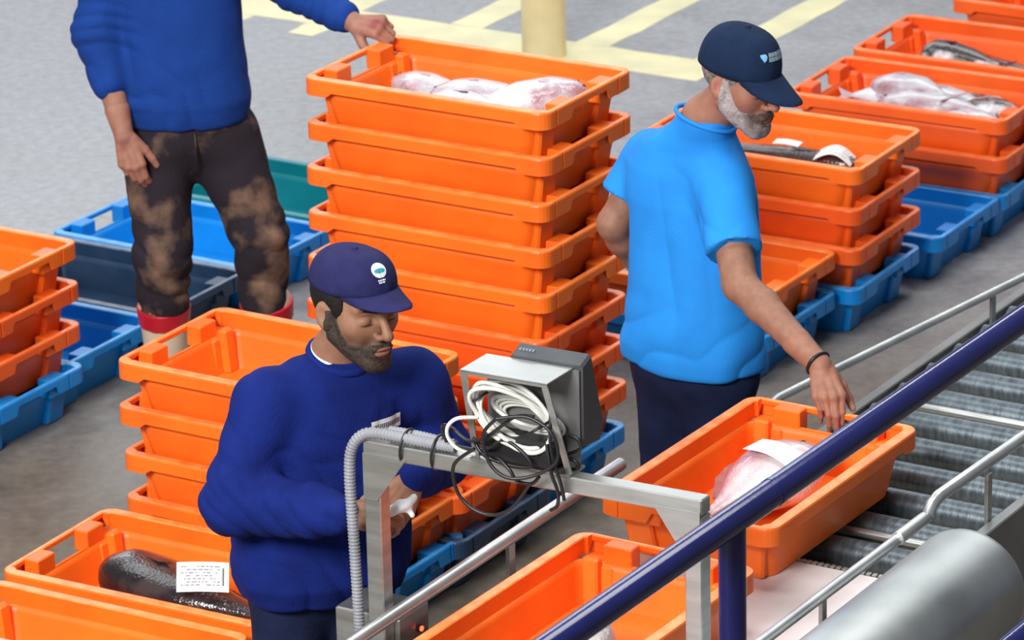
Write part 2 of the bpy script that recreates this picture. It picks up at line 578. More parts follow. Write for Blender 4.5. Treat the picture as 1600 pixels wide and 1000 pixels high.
def crate_rim():
    """channel-section rim with deeper corners and a little slot near each corner of the short ends"""
    st = []
    hx, hy, r = CL / 2, CW / 2, 0.042

    def seg(x0, y0, x1, y1, cuts):
        nx, ny = (y1 - y0), -(x1 - x0)
        l = math.hypot(nx, ny)
        for c in cuts:
            k = c / l
            st.append((x0 + (x1 - x0) * k, y0 + (y1 - y0) * k, nx / l, ny / l))
    side = 2 * (hx - r)
    end = 2 * (hy - r)
    corners = [(hx - r, -hy + r, -90), (hx - r, hy - r, 0), (-hx + r, hy - r, 90), (-hx + r, -hy + r, 180)]
    for q, (cx, cy, a0) in enumerate(corners):
        for k in range(7):
            a = math.radians(a0 + 90 * k / 6)
            st.append((cx + r * math.cos(a), cy + r * math.sin(a), math.cos(a), math.sin(a)))
        if q in (0, 2):      # short end follows
            sgn = 1 if q == 0 else -1
            slot = 0.022 if q == 0 else 0.05
            sl2 = end - (0.05 if q == 0 else 0.022)
            cuts = [slot - 0.0045, slot - 0.0035, slot + 0.0035, slot + 0.0045, 0.10, 0.115, end - 0.115, end - 0.10,
                    sl2 - 0.0045, sl2 - 0.0035, sl2 + 0.0035, sl2 + 0.0045]
            seg(sgn * hx, -sgn * (hy - r), sgn * hx, sgn * (hy - r), cuts)
        else:
            sgn = 1 if q == 1 else -1
            cuts = [0.04, 0.06, side - 0.06, side - 0.04]
            seg(sgn * (hx - r), sgn * hy, -sgn * (hx - r), sgn * hy, cuts)
    V = []
    for (x, y, nx, ny) in st:
        onend = abs(nx) > 0.999 and abs(abs(x) - hx) < 1e-4
        onside = abs(ny) > 0.999 and abs(abs(y) - hy) < 1e-4
        sk, w, fl_, g = 0.05, 0.032, 0.0455, 0.0
        if onside and abs(x) < hx - r - 0.05:
            sk = 0.036
        if onend:
            w, fl_ = 0.017, 0.014
            if abs(y) < 0.10:
                sk = 0.022
            c = abs(y)
            for s in (0.022, 0.05):
                if abs(abs(abs(y) - (hy - r)) - s) < 0.004 and c > 0.12:
                    g = 0.0045
        pr = [(g, -sk), (g, -0.006), (0.002, -0.0015), (0.006, 0.0), (w - 0.003, 0.0), (w, -0.003), (w, -fl_), (w - 0.005, -fl_),
              (w - 0.005, -0.007), (0.0055, -0.007), (0.0055, -sk)]
        for d, z in pr:
            V.append((x - nx * d, y - ny * d, CH + z))
    m = 11
    n = len(st)
    F = []
    for i in range(n):
        j = (i + 1) % n
        for k in range(m):
            F.append((i * m + k, j * m + k, j * m + (k + 1) % m, i * m + (k + 1) % m))
    b = MB()
    b.add(V, F, False)
    return b.mesh('rim')


def crate_handle(sx):
    b = MB()
    f = lambda x, y, z: (sx * x, y, z)
    for sy in (-1, 1):
        y0, y1 = sorted((sy * 0.074, sy * 0.152))
        b.box(HX - 0.0065, CL / 2 - 0.012, y0, y1, CH - 0.060, CH - 0.0012, f, 0.003)       # web beside the hand hole
        y0, y1 = sorted((sy * 0.152, sy * 0.212))
        b.box(HX - 0.004, CL / 2 - 0.004, y0, y1, CH - 0.0535, CH - 0.0465, f)               # pocket floor
    b.box(HX - 0.0065, HX + 0.002, -0.074, 0.074, CH - 0.056, CH - 0.043, f, 0.002)
    return b.mesh('handle')


def crate_foot(sx, sy):
    b = MB()

    def f(x, y, z):
        k = 1 - z / CH
        return (sx * (x - 0.026 * k), sy * (y - 0.018 * k), z)
    b.box(HX - 0.005, HX + 0.020, 0.128, 0.207, 0.0, CH - 0.0535, f, 0.006)
    return b.mesh('foot')


CM = {'body': crate_body(), 'rim': crate_rim(), 'h0': crate_handle(-1), 'h1': crate_handle(1)}
FEET = [crate_foot(a, b_) for a in (-1, 1) for b_ in (-1, 1)]
CRMESH = {}


def crate_meshes(m):
    if m.name not in CRMESH:
        d = {}
        for k, me in list(CM.items()) + [('f%d' % i, q) for i, q in enumerate(FEET)]:
            c = me.copy()
            c.name = {'h0': 'handle', 'h1': 'handle'}.get(k, 'foot' if k[0] == 'f' else k)
            c.materials.append(m)
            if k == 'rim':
                c.materials.append(WORN_HIGHLIT.get(m.name, m))
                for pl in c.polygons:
                    if pl.normal.z > .6 and pl.center.z > CH - .004:  # upward faces only get the painted highlight and scuffs
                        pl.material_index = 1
            d[k] = c
        CRMESH[m.name] = d
    return CRMESH[m.name]


def crate(label, m, x, y, z, yaw, group=None, flip=False, scale=1.0, name='fish_crate', cat='crate'):
    """x, y: the near-left corner of the rim; yaw: direction of the long side"""
    c, s = math.cos(yaw), math.sin(yaw)
    hl, hw = CL / 2 * scale, CW / 2 * scale
    o = empty(name, label, cat, (x + c * hl - s * hw, y + s * hl + c * hw, z), yaw + (math.pi if flip else 0), group)
    o.scale = (scale,) * 3
    d = crate_meshes(m)
    for k, me in d.items():
        mesh_obj(me.name.split('.')[0], me, None, o)
    return o


ORD = ['lowest', 'second-lowest', 'third-lowest', 'fourth-lowest', 'fifth-lowest', 'sixth-lowest', 'seventh-lowest', 'eighth-lowest']


def stack(x, y, yaw, n, base, upper, where, group, top_label=None, base_label=None, mats=None, jit=0.005, base_at=None):
    out = []
    rr = random.Random(int(1000 * (x + 5) + y * 77))
    bx, by = base_at or (x, y)
    word = {BLUE.name: 'bright blue', NAVYP.name: 'dark navy', TEAL.name: 'teal green'}[base.name]
    out.append(crate(base_label or '%s crate on the floor under %s' % (word, where), base, bx, by, 0.0, yaw, group))
    for k in range(1, n + 1):
        m = mats[k - 1] if mats else upper
        top = k == n
        lab = top_label if (top and top_label) else '%s orange crate of %s' % (ORD[k - 1] if not top or n == 1 else 'topmost', where)
        jx, jy = (0, 0) if top else (rr.uniform(-jit, jit), rr.uniform(-jit, jit))
        f = (k / n) if base_at else 1
        xx, yy = bx + (x - bx) * f, by + (y - by) * f
        out.append(crate(lab, m, xx + jx, yy + jy, k * PITCHZ, yaw + (0 if top else rr.uniform(-0.006, 0.006)), group, flip=(n - k) % 2 == 1))
    return out


Y0 = TH
# middle row
G1 = 'crates of the tall central stack'
S1 = stack(-0.581, 12.116, math.radians(-31.2), 8, BLUE, ORANGE, 'the tall central stack', G1,
           'orange crate of pale fish on top of the tall central stack, under a resting hand', mats=[REDOR, REDOR, REDOR, ORANGE, ORANGE, ORANGE, ORANGE, ORANGE], base_at=(-0.61, 12.06))
GM = 'crates of the low stack behind the sweatered man'
SM = stack(-0.835, 11.60, Y0, 1, NAVYP, REDOR, 'the low stack behind the steel arch', GM,
           top_label='orange crate on a navy crate, half hidden behind the cable box', base_label='dark navy crate on the floor, below the steel arch beside the rail')
G5 = 'crates of the stack behind the sweatered man'
S5 = stack(-1.073, 11.263, math.radians(-31.8), 4, BLUE, ORANGE, 'the stack behind the dark sweater', G5,
           'empty orange crate topping the stack behind the man in dark sweater')
G8 = 'crates in the bottom corner stacks'
S8 = stack(-1.354, 10.765, math.radians(-30.0), 1, BLUE, ORANGE, 'the low stack with the black fish', G8,
           'orange crate holding a big black fish with a printed tag')
S9 = stack(-1.610, 10.290, math.radians(-30.4), 1, BLUE, ORANGE, 'the low stack cut by the lower frame edge', G8,
           'orange crate cut off by the frame, in front of the black fish crate')
# left row
GL = 'crates of the stack at the left edge'
SL = stack(-2.225, 12.656, Y0, 3, BLUE, REDOR, 'the stack at the left edge', GL,
           'empty orange crate topping the stack at the left edge of the picture', mats=[REDOR, REDOR, ORANGE])
GB = 'empty floor crates around the booted man'
crate('bright blue empty crate behind the booted man, nearer to the teal crate', BLUE, -1.511, 13.925, 0, math.radians(-32.3), GB)
crate('dark navy empty crate in front of the booted man, between two blue ones', NAVYP, -1.775, 13.49, 0, Y0, GB)
crate('bright blue empty crate beside the left edge stack, in front of the navy crate', BLUE, -2.035, 13.06, 0, Y0, GB)
crate('teal green crate farthest back, behind the booted man', TEAL, -1.255, 14.375, 0, math.radians(-32.0), GB)
# right row
G2 = 'crates of the stack behind the T-shirt man'
S2 = stack(0.382, 13.55, math.radians(-29.6), 3, BLUE, REDOR, 'the stack behind the light blue T-shirt', G2,
           'orange crate with a long black fish and white wrapper, by the capped head', mats=[REDOR, REDOR, ORANGE])
S2b = stack(0.08, 13.159, Y0, 1, BLUE, ORANGE, 'the low stack behind the bare forearm', G2,
            'orange crate standing behind the bare forearm of the T-shirt man', base_label='bright blue crate on the floor under the orange crate behind the forearm')
GBR = 'crates of the far right row'
crate('bright blue empty crate on the floor between two orange stacks', BLUE, 0.69, 14.043, 0, math.radians(-30.5), GBR)
S3 = stack(0.931, 14.438, math.radians(-29.2), 2, BLUE, REDOR, 'the stack with the heap of white fish', GBR,
           'orange crate heaped with white fish in the far right row')
S4 = stack(1.192, 14.941, math.radians(-29.4), 2, BLUE, REDOR, 'the stack with the mottled dark fish', GBR,
           'orange crate with a mottled dark fish, behind the white fish heap')
S4b = stack(1.60, 15.55, Y0, 2, BLUE, REDOR, 'the farthest stack in the upper corner', GBR,
            'orange crate farthest away, cut by the upper corner of the frame')
# on the conveyor
CS = 0.962
C6 = crate('orange crate with a silver pink fish, gripped on the rollers', ORANGE, 0.60, 10.605, 0.6425, math.radians(-122.0), 'crates on the conveyor', scale=CS)
C7 = crate('empty orange crate on the pale plate, under the blue handrail', ORANGE, 0.150, 9.737, 0.6425, math.radians(-122.2), 'crates on the conveyor', scale=CS)


# ------------------------------------------------------------------ fish and their tags
def lerp_tab(tab, t):
    xs = [a for a, _ in tab]
    ys = [b for _, b in tab]
    return float(np.interp(t, xs, ys))


PROF = {
    'bream': ([(0, .08), (.05, .34), (.15, .66), (.3, .95), (.42, 1), (.6, .8), (.8, .36), (.92, .17), (1, .15)],
              [(0, .10), (.06, .5), (.2, .9), (.35, 1), (.6, .75), (.85, .25), (1, .08)], 0.22),
    'flat': ([(0, .15), (.08, .5), (.2, .85), (.4, 1), (.6, .93), (.8, .55), (.93, .2), (1, .15)],
             [(0, .2), (.1, .7), (.3, 1), (.6, .9), (.85, .45), (1, .1)], 0.15),
    'long': ([(0, .12), (.04, .45), (.1, .85), (.2, 1), (.5, .92), (.8, .55), (.95, .25), (1, .15)],
             [(0, .15), (.05, .6), (.15, 1), (.5, .9), (.8, .5), (1, .1)], 0.08),
    'grouper': ([(0, .22), (.04, .55), (.1, .82), (.2, .98), (.35, 1), (.6, .82), (.8, .45), (.92, .28), (1, .26)],
                [(0, .3), (.05, .7), (.15, 1), (.35, .95), (.6, .7), (.85, .3), (1, .1)], 0.10),
}


def fish(label, loc, rz, ln, ht, th, kind, bm_, fm, group=None, bend=0.0, tilt=0.0, pitch=0.0, name='fish'):
    prof, wid, tl = PROF[kind]
    root = empty(name, label, 'fish', loc, rz, group)
    root.rotation_euler = (tilt, pitch, rz)
    V, F = [], []
    n, m = 22, 16

    def cen(t):
        return (ln * (0.5 - t), bend * math.sin(math.pi * t) - bend * 0.5, -abs(bend) * 0.1)
    for i in range(n + 1):
        t = (i / n) ** 1.15
        h, w = lerp_tab(prof, t) * ht / 2, lerp_tab(wid, t) * th / 2
        cx, cy, cz = cen(t)
        for k in range(m):
            a = 2 * math.pi * k / m
            ca, sa = math.cos(a), math.sin(a)
            V.append((cx, cy + h * math.copysign(abs(ca) ** 0.9, ca), cz + w * math.copysign(abs(sa) ** 0.8, sa)))
    for i in range(n):
        for k in range(m):
            F.append((i * m + k, i * m + (k + 1) % m, (i + 1) * m + (k + 1) % m, (i + 1) * m + k))
    F += [tuple(range(m - 1, -1, -1)), tuple(range(n * m, n * m + m))]
    b = MB()
    b.add(V, F, True)
    b.obj('body', bm_, root)

    def fin(nm, pts, z=0.0, th_=0.003):
        mb = MB()
        A = [(x, y, z0 + th_ / 2) for x, y, z0 in pts]
        B = [(x, y, z0 - th_ / 2) for x, y, z0 in pts]
        k = len(pts)
        mb.add(A + B, [tuple(range(k)), tuple(range(2 * k - 1, k - 1, -1))] + [(i, i + k, (i + 1) % k + k, (i + 1) % k) for i in range(k)])
        mb.obj(nm, fm, root)
    ex, ey, ez = cen(1.0)
    tw = ht * (0.42 if kind != 'long' else 0.7)
    tlen = ln * tl
    fin('tail_fin', [(ex + 0.01, ey + ht * .07, ez), (ex - tlen * .5, ey + tw * .7, ez), (ex - tlen, ey + tw, ez + .006), (ex - tlen * .7, ey + tw * .3, ez),
                     (ex - tlen * .6, ey, ez), (ex - tlen * .7, ey - tw * .3, ez), (ex - tlen, ey - tw, ez + .004), (ex - tlen * .5, ey - tw * .7, ez), (ex + 0.01, ey - ht * .07, ez)])
    for nm, sgn, a, b2, hh in (('dorsal_fin', 1, .28, .82, .13), ('anal_fin', -1, .58, .84, .10)):
        up_, lo_ = [], []
        for k in range(9):
            t = a + (b2 - a) * k / 8
            cx, cy, cz = cen(t)
            h = lerp_tab(prof, t) * ht / 2
            lo_.append((cx, cy + sgn * h * 0.93, cz))
            up_.append((cx - ln * .015, cy + sgn * (h + ht * hh * (math.sin(math.pi * (0.12 + 0.8 * k / 8)) ** 0.6) * (1 if k % 2 else .86)), cz))
        fin(nm, lo_ + up_[::-1])
    cx, cy, cz = cen(.27)
    w = lerp_tab(wid, .27) * th / 2
    fin('pectoral_fin', [(cx, cy - ht * .05, cz + w * .97), (cx - ln * .10, cy + ht * .02, cz + w * 1.06), (cx - ln * .15, cy - ht * .06, cz + w * 1.05), (cx - ln * .11, cy - ht * .13, cz + w * 1.0)])
    cx, cy, cz = cen(.095)
    h, w = lerp_tab(prof, .095) * ht / 2, lerp_tab(wid, .095) * th / 2
    e = MB()
    r = max(.006, ht * .045)
    Vs, Fs = [], []
    for i in range(5):
        for k in range(10):
            ph, a = math.pi / 2 * i / 4, 2 * math.pi * k / 10
            Vs.append((cx + r * math.cos(ph) * math.cos(a), cy + h * .33 + r * math.cos(ph) * math.sin(a), cz + w * .86 + r * .5 * math.sin(ph)))
    for i in range(4):
        for k in range(10):
            Fs.append((i * 10 + k, i * 10 + (k + 1) % 10, (i + 1) * 10 + (k + 1) % 10, (i + 1) * 10 + k))
    e.add(Vs, Fs, True)
    e.obj('eye', FEYE, root)
    mo = MB()
    mo.tube([(ln * .5 - ln * .004, -ht * .03 - bend * .5, th * .04), (ln * .5 - ln * .05, -ht * .08 - bend * .45, th * .24)], max(.002, ht * .012), 6)
    mo.obj('mouth', FEYE, root)
    return root


def tag_paper(label, loc, rot, w, h, lines=5, curl=0.01, fold=0.0, head=True, cat='tag', name='paper_tag'):
    root = empty(name, label, cat, loc)
    root.rotation_euler = rot
    n = 10
    zf = lambda x: curl * math.cos(math.pi * x / w) - (fold * max(0.0, abs(x) - w * .28) ** 1.3 * 12)
    V, F = [], []
    for s in (0.0004, -0.0004):
        for i in range(n + 1):
            x = w * (i / n - .5)
            for y in (-h / 2, h / 2):
                V.append((x, y, zf(x) + s))
    k = 2 * (n + 1)
    for i in range(n):
        F += [(2 * i, 2 * i + 2, 2 * i + 3, 2 * i + 1), (k + 2 * i, k + 2 * i + 1, k + 2 * i + 3, k + 2 * i + 2)]
        F += [(2 * i, 2 * i + k, 2 * i + 2 + k, 2 * i + 2), (2 * i + 1, 2 * i + 3, 2 * i + 3 + k, 2 * i + 1 + k)]
    F += [(0, 1, 1 + k, k), (2 * n, 2 * n + k, 2 * n + 1 + k, 2 * n + 1)]
    mesh_obj('sheet', pyd('sheet', V, F, False), PAPER, root)
    rr = random.Random(int(w * 1e4) + lines)
    mb = MB()

    def bar(x0, x1, y0, y1):
        V, F = [], []
        q = max(2, int((x1 - x0) / w * n) + 1)
        for i in range(q + 1):
            x = x0 + (x1 - x0) * i / q
            V += [(x, y0, zf(x) + .0009), (x, y1, zf(x) + .0009)]
        F = [(2 * i, 2 * i + 2, 2 * i + 3, 2 * i + 1) for i in range(q)]
        mb.add(V, F)
    for i in range(lines):
        y = h * (.34 - .62 * i / max(1, lines - 1))
        x = -w * .42
        while x < w * (.30 if head else .4):
            l = rr.uniform(.03, .11) * w
            if rr.random() < .75:
                bar(x, min(x + l, w * .33), y - h * .017, y + h * .017)
            x += l + w * .025
    if head:
        bar(w * .375, w * .41, -h * .30, h * .30)
        bar(w * .355, w * .362, -h * .20, h * .34)
    if mb.V:
        mb.obj('print', INK, root)
    return root


def inside(c, fx, fy, dz):
    """a place in a crate: fx along the long side, fy across, both -0.5..0.5, dz above the crate's base"""
    a = c.rotation_euler.z
    if math.cos(a - TH) < 0 and c not in (C6, C7):
        a += math.pi
    x, y = fx * CL * c.scale.x, fy * CW * c.scale.x
    return (c.location.x + x * math.cos(a) - y * math.sin(a), c.location.y + x * math.sin(a) + y * math.cos(a), c.location.z + dz), a


def put(c, fx, fy, dz, da, label, *args, **kw):
    p, a = inside(c, fx, fy, dz)
    return fish(label, p, a + math.radians(da), *args, **kw)


# tall central stack: five pale fish
T = S1[-1]
g = 'pale fish on the tall central stack'
put(T, -.17, .10, .080, 168, 'pale fish nearest the left handle in the central top crate', .36, .17, .085, 'bream', FISHW, FINW, g, bend=.02)
put(T, -.12, -.13, .076, 10, 'pale fish along the near wall in the central top crate, dark tail to the left', .40, .15, .08, 'bream', FISHW, FIND, g, bend=-.02)
put(T, .06, .06, .094, 186, 'pale pink-streaked fish across the middle of the central top crate', .38, .17, .09, 'bream', FISHW, FINW, g, pitch=.06)
put(T, .08, -.14, .086, 174, 'pale fish lying by the near right corner of the central top crate', .36, .15, .085, 'bream', FISHW, FIND, g)
put(T, .22, .09, .102, 35, 'round pale fish bulging highest at the right end of the central top crate', .34, .17, .10, 'flat', FISHW, FINW, g, pitch=-.08)
put(T, -.02, .24, .066, 2, 'mottled pale fish under the far wall of the central top crate', .36, .12, .07, 'bream', FISHM, FIND, g)
# the white heap
T = S3[-1]
g = 'white fish heaped in the far right crate'
put(T, -.14, .14, .100, 20, 'white fish at the left end of the far heap', .34, .18, .10, 'flat', FISHW, FINW, g)
put(T, -.09, .10, .130, 160, 'white fish forming the peak of the far heap', .34, .18, .11, 'flat', FISHW, FINW, g, pitch=.1)
put(T, -.08, -.14, .088, 5, 'white fish along the near wall of the far heap, left part', .38, .16, .09, 'bream', FISHW, FINW, g)
put(T, .06, -.06, .110, 185, 'broad white fish in the middle of the far heap', .38, .18, .10, 'flat', FISHW, FINW, g)
put(T, .20, -.17, .088, 8, 'white fish along the near wall of the far heap, right part', .34, .15, .09, 'bream', FISHW, FINW, g)
put(T, .10, .14, .105, 170, 'pale mauve fish behind the middle of the far heap', .36, .16, .09, 'bream', FISHW, FINW, g)
put(T, .24, .08, .100, 10, 'dark-headed fish at the right end of the far heap', .28, .13, .085, 'bream', FISHM, FIND, g)
put(T, .10, .24, .090, 0, 'mottled dark fish at the far wall behind the white heap', .38, .11, .07, 'long', FISHM, FIND, g)
# mottled fish
T = S4[-1]
put(T, -.09, -.06, .105, 178, 'mottled black and white fish head in the farthest fish crate', .30, .17, .12, 'grouper', FISHM, FIND)
put(T, .05, -.02, .080, 175, 'long black fish behind the mottled head', .50, .10, .07, 'long', FISHD, FIND)
put(T, .04, .12, .070, 172, 'second long black fish, nearer the far wall of its crate', .50, .09, .06, 'long', FISHD, FIND)
p, a = inside(T, -.10, -.16, .125)
tag_paper('small white tag beside the mottled black fish', p, (.35, 0, a), .10, .045, 2, .006, head=False)
# long black fish behind the T-shirt man
T = S2[-1]
put(T, .02, -.04, .095, 2, 'long black fish running to the white wrapper behind the T-shirt man', .60, .085, .075, 'long', FISHD, FIND)
put(T, .0, .08, .085, 0, 'thinner dark brown fish under the long black one', .58, .07, .06, 'long', FISHD, FIND)
p, a = inside(T, .27, -.06, .118)
tag_paper('white paper wrapped around the end of the long black fish', p, (.0, .12, a + .25), .12, .10, 3, .03, head=False)
p, a = inside(T, .02, .09, .122)
tag_paper('small pale paper scrap on the long black fish', p, (.1, 0, a), .09, .04, 1, .004, head=False)
# low stack behind forearm
T = S2b[-1]
put(T, -.06, .06, .075, 8, 'white fish in the orange crate behind the bare forearm', .44, .16, .09, 'flat', FISHW, FINW)
p, a = inside(T, .30, -.14, .075)
tag_paper('white paper lying by the near wall of the crate behind the forearm', p, (.1, 0, a + .4), .12, .09, 3, .01, head=False)
# big black fish
T = S8[-1]
put(T, .01, .0, .088, 172, 'big glossy black fish under a printed tag in the corner crate', .56, .20, .14, 'grouper', FISHD, FIND, bend=.015)
put(T, .07, -.20, .055, 176, 'slimmer black fish beside the big black one', .48, .09, .07, 'long', FISHD, FIND)
tag_paper('white printed tag lying on the big black fish', (-.815, 10.685, .298), (.66, .06, .06), .135, .088, 7, .004)
T = S9[-1]
put(T, -.20, -.10, .105, 200, 'tan fish showing at the frame corner in the lowest crate', .34, .14, .10, 'bream', FISHT, FINW)
# conveyor crates
T = C6
g = None
p, a = inside(T, -.03, -.01, .090)
fish('silver pink fish lying in the gripped conveyor crate', p, a + math.radians(165), .40, .23, .14, 'bream', FISHR, FINR, pitch=-.12)
p, a = inside(T, -.07, .03, .156)
tag_paper('white paper tag lying on the silver pink fish', p, (.05, .1, a + 1.35), .16, .075, 0, .014, head=False)
p, a = inside(C7, .15, .10, .10)
fish('grey fish in the crate under the blue handrail, cut by the lower frame edge', p, a + math.radians(195), .36, .16, .10, 'bream', FISHG, FIND)

# ------------------------------------------------------------------ roller conveyor
cv = empty('roller_conveyor', 'steel roller conveyor with zinc rollers running away past the gripped crate', 'conveyor', W(-4.57, 11.0, 0))
cvi = cv.matrix_basis.inverted() if False else None


def sub(b, name, m, parent, origin, label=None):
    """link a mesh given in world coordinates under a parent at origin"""
    o = b.obj(name, m, parent, label)
    if parent:
        o.location = (-origin[0], -origin[1], -origin[2])
    return o


OC = W(-4.57, 11.0, 0)
w3 = lambda u, v, z: W(u, v, z)
ROLLR = 0.037
rollme = None
vr = 10.34 - 0.170 * 8
k = 0
while vr < 13.3:
    if rollme is None:
        b = MB()
        hl = 0.305
        b.tube([(-hl, 0, 0), (hl, 0, 0)], ROLLR, 20)
        b.tube([(-hl - .012, 0, 0), (-hl - .0005, 0, 0)], .016, 10)
        b.tube([(hl + .0005, 0, 0), (hl + .012, 0, 0)], .016, 10)
        rollme = b.mesh('roller')
    o = mesh_obj('roller', rollme, ZINC, cv)
    p = w3(-4.575, vr, 0.642 - ROLLR)
    o.location = (p[0] - OC[0], p[1] - OC[1], p[2] - OC[2])
    o.rotation_euler = (0, 0, TH)
    vr += 0.170
for vv in (9.842, 9.00):
    b = MB()
    b.tube([w3(-4.885, vv + .0815, .618), w3(-4.265, vv + .0815, .618)], .011, 10)
    sub(b, 'tie_rod', RAILST, cv, OC)
b = MB()
b.box(-4.925, -4.893, 8.82, 13.4, .50, .640, w3, .003)
sub(b, 'side_beam', DARKST, cv, OC)
b = MB()
b.box(-4.257, -4.225, 8.82, 13.4, .44, .655, w3, .003)
sub(b, 'side_beam', SHEETG, cv, OC)
for vv in (9.0, 11.0, 13.2):
    for uu in (-4.91, -4.24):
        b = MB()
        b.box(uu - .02, uu + .02, vv - .02, vv + .02, 0, .50, w3, .003)
        b.box(uu - .05, uu + .05, vv - .05, vv + .05, 0, .006, w3)
        sub(b, 'leg', STEEL, cv, OC)
# drip tray below the rollers
b = MB()
b.box(-4.89, -4.262, 8.85, 13.35, .555, .562, w3)
sub(b, 'drip_tray', mat('tray_steel', (0.60, 0.52, 0.40), 0.5, (0.48, 0.41, 0.31), 6, 5), cv, OC)
# far guide rail
b = MB()
b.tube([w3(-4.973, 9.30, .745), w3(-4.973, 9.475, .76), w3(-4.81, 10.61, .76), w3(-4.64, 11.80, .76)], .0115, 12)
sub(b, 'guide_rail', RAILST, cv, OC)
for vv in (10.46, 11.5):
    uu = -4.973 + (vv - 9.475) * 0.1436
    b = MB()
    b.box(uu - .004, uu + .004, vv - .012, vv + .012, .60, .752, w3)
    b.tube([w3(uu, vv, .606), w3(-4.93, vv, .606)], .007, 8)
    sub(b, 'rail_bracket', STEEL, cv, OC)
# near guide rail
b = MB()
b.tube([w3(-4.287, 8.935, .765), w3(-4.287, 8.955, .785), w3(-4.285, 8.985, .795), w3(-4.275, 9.6, .785), w3(-4.262, 12.5, .785)], .0155, 12)
sub(b, 'guide_rail', RAILST, cv, OC)
for vv in (9.22, 10.4, 11.6):
    b = MB()
    b.box(-4.268, -4.258, vv - .011, vv + .011, .58, .775, w3)
    sub(b, 'rail_bracket', STEEL, cv, OC)

# ------------------------------------------------------------------ weighing table with its rails
OW = W(-4.6, 7.9, 0)
wt = empty('weighing_table', 'pale flat weighing table under the two front crates, with steel side rails', 'table', OW)
b = MB()
b.box(-4.99, -4.31, 6.6, 8.80, .622, .6415, w3, .003)
sub(b, 'top_plate', PLATE, wt, OW)
b = MB()
b.box(-4.96, -4.34, 6.65, 8.78, .54, .62, w3, .002)
sub(b, 'base_frame', DARKST, wt, OW)
b = MB()
q = -4.93
while q < -4.33:
    b.box(q, q + .012, 8.802, 8.816, .628, .644, w3, .001)
    q += .016
o = sub(b, 'toothed_edge', STEEL, wt, OW, 'row of small steel teeth along the edge of the plate')
o['kind'] = 'stuff'
for uu in (-4.93, -4.37):
    for vv in (6.75, 8.7):
        b = MB()
        b.box(uu - .025, uu + .025, vv - .025, vv + .025, 0, .54, w3, .003)
        sub(b, 'leg', STEEL, wt, OW)
b = MB()
b.tube([w3(-5.100, 6.6, .76), w3(-5.101, 7.6, .76), w3(-5.103, 8.892, .76)], .0165, 14)
sub(b, 'guide_rail', RAILST, wt, OW)
for vv in (7.45, 8.36):
    b = MB()
    b.box(-5.107, -5.097, vv - .014, vv + .014, .56, .75, w3)
    b.box(-5.107, -4.955, vv - .014, vv + .014, .555, .567, w3)
    sub(b, 'rail_bracket', STEEL, wt, OW)
b = MB()
b.tube([w3(-4.301, 6.6, .762), w3(-4.292, 8.40, .762), w3(-4.287, 8.930, .762)], .0135, 14)
sub(b, 'guide_rail', RAILST, wt, OW)
b = MB()
b.tube([w3(-4.2875, 8.915, .763), w3(-4.287, 8.770, .765)], .0165, 14)
sub(b, 'rail_collar', RAILST, wt, OW)
for vv in (7.5, 8.40):
    b = MB()
    b.box(-4.299, -4.289, vv - .011, vv + .011, .56, .752, w3)
    b.box(-4.345, -4.289, vv - .011, vv + .011, .555, .565, w3)
    sub(b, 'rail_bracket', STEEL, wt, OW)
b = MB()
b.box(-4.325, -4.305, 6.7, 8.84, .60, .66, w3, .002)
sub(b, 'side_strip', BLACKP, wt, OW, 'black side strip of the plate')

# ------------------------------------------------------------------ steel arch over the table, its cable box and conduit
OG = W(-5.155, 7.86, 0)
ga = empty('steel_arch', 'square steel arch spanning the conveyor, carrying the cable box', 'frame', OG)
gb = lambda u, v, z: W(u, 7.875 + (v) + (u + 5.2) * 0.045, z)
b = MB()
b.box(-5.178, -5.136, -.021, .021, 0.0, 1.128, gb, .003)
sub(b, 'post', STEEL, ga, OG)
b = MB()
b.box(-4.372, -4.330, -.021, .021, 0.0, 1.128, gb, .003)
sub(b, 'post', STEEL, ga, OG)
b = MB()
b.box(-5.178, -4.330, -.021, .021, 1.129, 1.168, gb, .003)
sub(b, 'cross_bar', STEEL, ga, OG)
for s, u0 in ((1, -5.136), (-1, -4.372)):
    b = MB()
    t, tv = .072, .10
    for vv in (-.0225,):
        A = [gb(u0 - s * .04, vv - .003, 1.140), gb(u0 + s * t, vv - .003, 1.140), gb(u0 - s * .005, vv - .003, 1.128 - tv), gb(u0 - s * .04, vv - .003, 1.128 - tv)]
        B = [gb(u0 - s * .04, vv, 1.140), gb(u0 + s * t, vv, 1.140), gb(u0 - s * .005, vv, 1.128 - tv), gb(u0 - s * .04, vv, 1.128 - tv)]
        b.add(A + B, [(0, 1, 2, 3), (7, 6, 5, 4)] + [(i, i + 4, (i + 1) % 4 + 4, (i + 1) % 4) for i in range(4)])
    sub(b, 'gusset_plate', STEEL, ga, OG)
b = MB()
b.box(-5.20, -5.114, -.045, .045, 0.0, .008, gb)
sub(b, 'foot_plate', STEEL, ga, OG)
b = MB()
b.box(-4.394, -4.308, -.045, .045, 0.0, .008, gb)
sub(b, 'foot_plate', STEEL, ga, OG)

